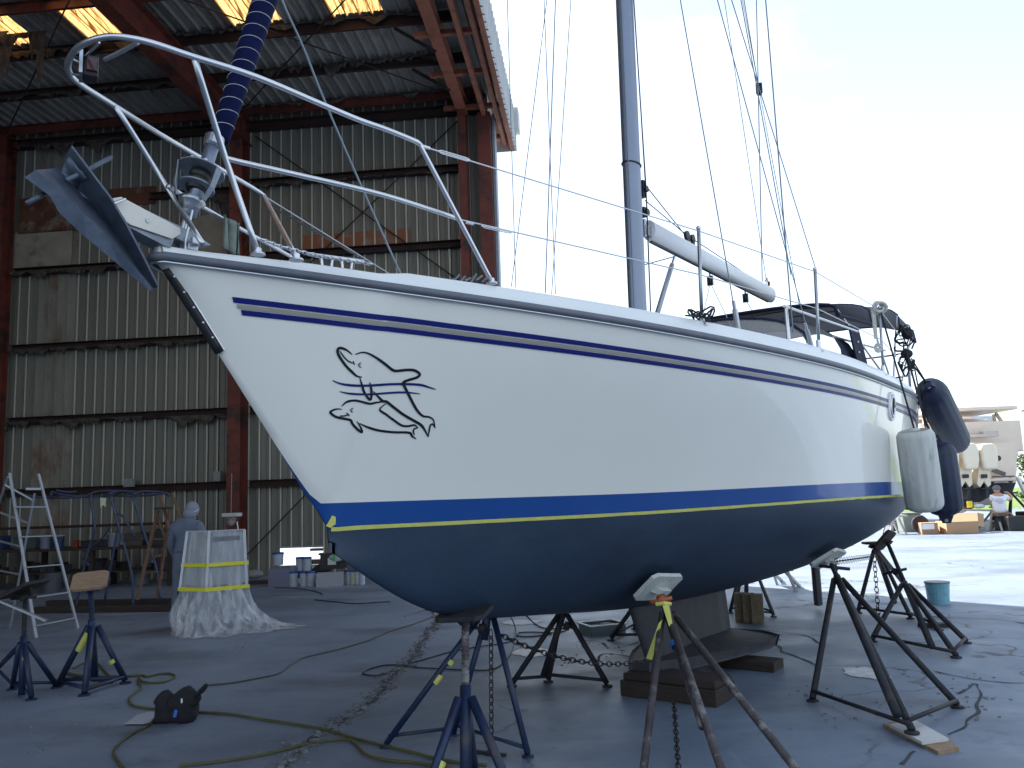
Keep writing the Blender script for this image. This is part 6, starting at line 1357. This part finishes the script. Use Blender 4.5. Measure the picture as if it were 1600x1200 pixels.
# ladder / plank leaning at the right and stands under the motor boat
mb = MB(); mb.beam(Y(1588, 743, 27), Y(1608, 785, 27), .14, .05); tag(mb.build('white_plank', white, base=Y(1600, 785, 27)), 'white plank leaning at the far right edge beside the motor boat', 'plank')
for k, (pts, lb) in enumerate((([(1580, 770), (1600, 805), (1606, 825)], 'dark stand leg to the right of the seated man'), ([(1470, 778), (1490, 800), (1470, 828)], 'dark stand under the middle of the motor boat'))):
    mb = MB(); P_ = [Y(x, y, 29) for x, y in pts]; mb.tube([P_[0], V((P_[1].x - .5, 29, 0))], .04, 6); mb.tube([P_[0], V((P_[1].x + .5, 29, 0))], .04, 6); mb.tube([P_[0], V((P_[1].x, 30, 0))], .04, 6); mb.box(P_[0], (.3, .3, .05)); tag(mb.build('boat_stand', standd, base=V((P_[1].x, 29, 0))), lb, 'jack stand', 'stands under the motor boat')
# seated man seen from behind
MB0 = G(1562, 829); t = thing('person', 'seated man in white T-shirt and grey cap, back to us, arm raised to the hull', 'person', MB0)
k_ = MB0.y; Mq = lambda x, y, d=0: Y(x, y, k_ + d)
pv = Mq(1563, 803); pv_z = pv.z
vsb = [Mq(1563, 802), Mq(1562, 793), Mq(1560, 782), Mq(1559, 775), Mq(1558, 769),
       Mq(1550, 776), Mq(1549, 787, .15), Mq(1551, 792, .4),
       Mq(1570, 776), Mq(1577, 781, .1), Mq(1581, 776, .3), Mq(1574, 770, .5), Mq(1569, 769, .6),
       Mq(1556, 804, .1), Mq(1552, 806, .45), Mq(1551, 822, .5), Mq(1550, 826, .6),
       Mq(1571, 804, .1), Mq(1580, 806, .4), Mq(1583, 820, .45), Mq(1584, 825, .5)]
eb = [(0, 1), (1, 2), (2, 3), (3, 4), (3, 5), (5, 6), (6, 7), (3, 8), (8, 9), (9, 10), (10, 11), (11, 12), (0, 13), (13, 14), (14, 15), (15, 16), (0, 17), (17, 18), (18, 19), (19, 20)]
rb_ = [.16, .16, .165, .12, .055, .065, .045, .04, .065, .05, .045, .04, .035, .11, .09, .06, .05, .11, .09, .06, .05]
skinned('body', vsb, eb, rb_, skin, t)
skinned('t_shirt', [v for v in (Mq(1563, 803), Mq(1562, 793), Mq(1560, 782), Mq(1559, 775.5), Mq(1550, 776), Mq(1549, 783, .08), Mq(1570, 776), Mq(1575.5, 780, .06))], [(0, 1), (1, 2), (2, 3), (3, 4), (4, 5), (3, 6), (6, 7)], [.20, .20, .205, .13, .085, .075, .09, .075], tshirt, t)
skinned('shorts', [Mq(1563, 804), Mq(1556, 805, .15), Mq(1553, 807, .45), Mq(1571, 805, .15), Mq(1578, 808, .38)], [(0, 1), (1, 2), (0, 3), (3, 4)], [.21, .14, .12, .14, .12], shorts, t)
mb = MB(); mb.sphere(Mq(1557, 765, .02), .10, 9, (.9, 1.0, 1.15)); mb.build('head', skin, t, smooth=True)
mb = MB(); mb.sphere(Mq(1557, 763, .02), .115, 9, (.95, 1.05, .9)); mb.box(Mq(1557, 765, .16), (.15, .16, .015)); mb.build('cap', mat('grey_cap', (.12, .13, .15), .8), t, smooth=True)
mb = MB(); mb.box(Mq(1562, 780, -.225), (.20, .006, .02)); mb.box(Mq(1562, 783, -.228), (.30, .006, .025)); mb.box(Mq(1563, 786, -.226), (.16, .006, .02)); mb.build('shirt_print', mat('print_grey', (.35, .36, .42), .8), t)
mb = MB(); mb.lathe(G(1565, 829), V((0, 0, 1)), [(0, .18), (.40, .15), (.42, .19), (.44, .19)], 14); tag(mb.build('stool', standd, base=G(1565, 829)), 'low dark stool under the seated man', 'stool')
mb = MB(); q = G(1590, 829); mb.box(q + V((0, 0, .22)), (.7, .4, .44)); mb.box(q + V((.5, .3, .3)), (.4, .5, .5)); tag(mb.build('equipment_case', black, base=q, bevel=.03), 'black equipment cases to the right of the seated man', 'case')
# work table on saw horses with its clutter
tb0 = G(1520, 830); t = thing('work_table', 'long white plank table carried by grey sawhorses in front of the motor boat', 'table', tb0)
TB = lambda x, y, d=0: Y(x, y, tb0.y + d)
tz = TB(1520, 794).z
mb = MB(); a, b = TB(1487, 795), TB(1559, 797); mb.prism([a, b, b + V((.1, .8, 0)), a + V((.1, .8, 0))], V((0, 0, -.05))); mb.build('table_top', mat('weathered_plank', (.36, .34, .29), .8, var=.2), t)
def horse(x, t_, wd=12):
    for dx in (-1, 1):
        for dd in (0, .6): mb = MB(); mb.beam(TB(x + dx * 2, 797, dd), G(x + dx * wd, 830) + V((0, dd, 0)), .05, .05); mb.build('sawhorse_leg', mat('horse_grey', (.30, .32, .28), .7), t_)
    mb = MB(); mb.beam(TB(x - wd * .75, 814), TB(x + wd * .75, 815), .25, .04); mb.beam(TB(x - 3, 798), TB(x + 3, 798), .3, .08); mb.build('sawhorse_shelf', MATS['horse_grey'], t_)
horse(1554, t); horse(1500, t)
mb = MB(); mb.lathe(TB(1515.5, 793, .3), V((0, 0, 1)), [(0, .085), (.19, .085), (.20, .07)], 14); tag(mb.build('yellow_tub', yellow, base=TB(1515.5, 793, .3)), 'yellow tub on the far work table', 'tub')
mb = MB(); mb.sphere(TB(1530, 791, .3), .14, 7, (1.3, .8, .5)); tag(mb.build('rag', white, base=TB(1530, 793, .3), smooth=True), 'white rag heaped on the far work table', 'rag')
mb = MB(); mb.sphere(TB(1553, 792, .1), .12, 7, (1.4, .8, .4)); tag(mb.build('rag', mat('green_rag', (.12, .55, .18), .7), base=TB(1553, 794, .1), smooth=True), 'bright green rag at the right end of the far table', 'rag')
mb = MB(); mb.box(TB(1537, 787, .5), (.5, .25, .10)); mb.beam(TB(1528, 790, .5), TB(1551, 778, .5), .05, .12); tag(mb.build('sander', mat('tool_grey', (.28, .30, .31), .5), base=TB(1537, 793, .5)), 'grey long power tool lying on the far table', 'power tool')
mb = MB(); q = TB(1497, 794, .2); mb.box(q + V((.0, 0, .015)), (.35, .2, .03)); tag(mb.build('tool_box', redplastic, base=q), 'flat red case at the left end of the far table', 'case')
# cartons, bin, round bag
def carton2(label, x0, x1, y0, y1, m, d=0, dep=.5, flap=False):
    b = G((x0 + x1) / 2, y1); a0, a1 = Y(x0, y1, b.y), Y(x1, y1, b.y); zt_ = Y((x0 + x1) / 2, y0, b.y).z
    t_ = thing('carton', label, 'carton', b, 'cardboard boxes in the sunlit yard'); mb = MB(); p0 = V((a0.x, b.y, 0)); p1 = V((a1.x, b.y, 0)); dv_ = V((.12, dep, 0)); mb.prism([p0, p1, p1 + dv_, p0 + dv_], V((0, 0, zt_))); mb.build('box_body', m, t_, bevel=.01)
    return t_, p0, p1, zt_
t_, p0, p1, zt_ = carton2('large brown carton lying in front of the work table', 1480, 1530, 815, 834, card, dep=.9)
mb = MB(); mb.prism([p0 + V((0, -.01, zt_)), p1 + V((0, -.01, zt_)), Y(1527, 801, p0.y + .5), Y(1487, 802, p0.y + .5)], V((0, .02, .0))); mb.build('flap', card, t_)
mb = MB(); mb.prism([p1 + V((.0, 0, zt_ * .6)), Y(1538, 824, p0.y + .3), Y(1537, 803, p0.y + .6), Y(1527, 801, p0.y + .5)], V((0, .02, .0))); mb.build('flap', card, t_)
t_, p0, p1, zt_ = carton2('small brown carton with white label beside the round bag', 1441, 1467, 817, 835, mat('cardboard_dark', (.34, .20, .12), .85, var=.08), dep=.45)
mb = MB(); mb.box((p0 + p1) / 2 + V((-.05, -.008, zt_ * .68)), (.36, .012, .16)); mb.build('paper_label', white, t_)
c_ = G(1427, 831); t = thing('trash_bin', 'grey green wheeled bin behind the round bag', 'trash bin', c_); mb = MB()
mb.prism([c_ + V((-.24, 0, 0)), c_ + V((.24, 0, 0)), c_ + V((.30, 0, .55)), c_ + V((-.30, 0, .55))], V((0, .5, 0))); mb.build('bin_body', mat('bin_grey', (.20, .23, .20), .6), t, bevel=.02)
mb = MB(); mb.box(c_ + V((0, .25, .58)), (.66, .58, .05)); mb.build('bin_lid', MATS['bin_grey'], t, bevel=.02)
mb = MB(); mb.sphere(Y(1438, 819, 26), .27, 9, (1, .6, 1.05))
for i, p in enumerate(mb.v): q = p + V((1, 1, 1)) * .05 * noise.noise(p * 5); q.z = max(q.z, 0); mb.v[i] = q
tag(mb.build('bag', mat('brown_black_bag', (.035, .020, .022), .7, var=.3), base=Y(1438, 832, 26), smooth=True), 'round dark brown bag between the bin and the small carton', 'bag')
t = thing('sawhorse', 'small pale sawhorse half hidden behind the yacht stern', 'sawhorse', G(1403, 835)); q = G(1403, 835)
for dx in (-1, 1):
    for dd in (0, .5): mb = MB(); mb.beam(q + V((dx * .06, dd, .52)), q + V((dx * .25, dd, 0)), .05, .05); mb.build('leg', mat('horse_pale', (.36, .37, .35), .7), t)
mb = MB(); mb.beam(q + V((-.4, .25, .54)), q + V((.4, .25, .54)), .3, .06); mb.build('top_board', MATS['horse_pale'], t)
t = thing('sawhorse', 'pale sawhorse in the sun seen under the hull between keel and stern stand', 'sawhorse', G(1225, 925)); a0 = [G(1214, 914), G(1244, 924), G(1222, 908), G(1250, 917)]; tp_ = [Y(1206, 890, G(1214, 914).y), Y(1229, 890, G(1244, 924).y)]
for i, q in enumerate(a0): mb = MB(); mb.beam(tp_[i % 2] + V((0, .2 * (i // 2), 0)), q, .04, .04); mb.build('leg', MATS['horse_pale'], t)
mb = MB(); mb.beam(tp_[0], tp_[1], .2, .05); mb.build('top_board', MATS['horse_pale'], t)
t = thing('trolley', 'red tubular trolley behind the yacht stern by the bin', 'trolley', G(1412, 830)); q = G(1412, 830)
for dx in (-.2, .2): mb = MB(); mb.tube([q + V((dx, .4, 0.05)), q + V((dx, .4, .95))], .02, 6); mb.build('upright', redplastic, t)
for z in (.3, .6, .95): mb = MB(); mb.tube([q + V((-.2, .4, z)), q + V((.2, .4, z))], .016, 6); mb.build('crossbar', redplastic, t)
mb = MB(); mb.lathe(q + V((-.2, .35, .1)), V((1, 0, 0)), [(0, .1), (.4, .1)], 12); mb.build('wheel', black, t)
# trees and bushes at the right edge, beyond the motor boat
def leafy(name, label, cat, base, R0, hgt, n, seed, grp=None, ls=.10):
    rnd = random.Random(seed); t_ = thing(name, label, cat, base, grp)
    mb = MB(); fork = base + V((0, 0, hgt * .35))
    mb.tube([base, fork + V((.1, 0, 0))], [.16, .10], 8)
    ends = []
    for k in range(7): a = rnd.uniform(0, 6.3); e_ = base + V((cos(a) * R0 * .6, sin(a) * R0 * .6, hgt * rnd.uniform(.6, .9))); mb.tube([fork, fork.lerp(e_, .5) + V((0, 0, .2)), e_], [.08, .05, .015], 5); ends.append(e_)
    mb.build('trunk', bark, t_)
    cl = [base + V((rnd.gauss(0, R0 * .38), rnd.gauss(0, R0 * .38), hgt * rnd.uniform(.18, .95))) for _ in range(26)]
    vs_ = []; fs_ = []
    for i in range(n):
        c_ = rnd.choice(cl); d = V((rnd.gauss(0, 1), rnd.gauss(0, 1), rnd.gauss(0, .8))); d = d.normalized() * abs(rnd.gauss(0, R0 * .20)); p = c_ + d
        if p.z < .1: p.z = rnd.uniform(.1, .5)
        u = V((rnd.uniform(-1, 1), rnd.uniform(-1, 1), rnd.uniform(-1, 1))).normalized(); v = u.orthogonal().normalized(); s_ = ls * rnd.uniform(.6, 1.4); o_ = len(vs_)
        vs_ += [p - u * s_, p + v * s_ * .45, p + u * s_, p - v * s_ * .45]; fs_.append((o_, o_ + 1, o_ + 2, o_ + 3))
    mb = MB(); mb.v = vs_; mb.f = fs_; mb.m = [0] * len(fs_); mb.build('crown', greyleaf, t_)
leafy('tree', 'bushy green tree at the far right edge behind the motor boat', 'tree', V((23.6, 36, 0)), 2.0, 4.3, 16000, 3)
leafy('bush', 'low green bush in front of the edge tree beside the white plank', 'bush', V((21.2, 33.5, 0)), 1.1, 1.5, 6000, 5)
leafy('tree', 'green tree standing farther off beyond the lawn at the right', 'tree', V((34, 44, 0)), 3.5, 6.5, 9000, 9, ls=.16)
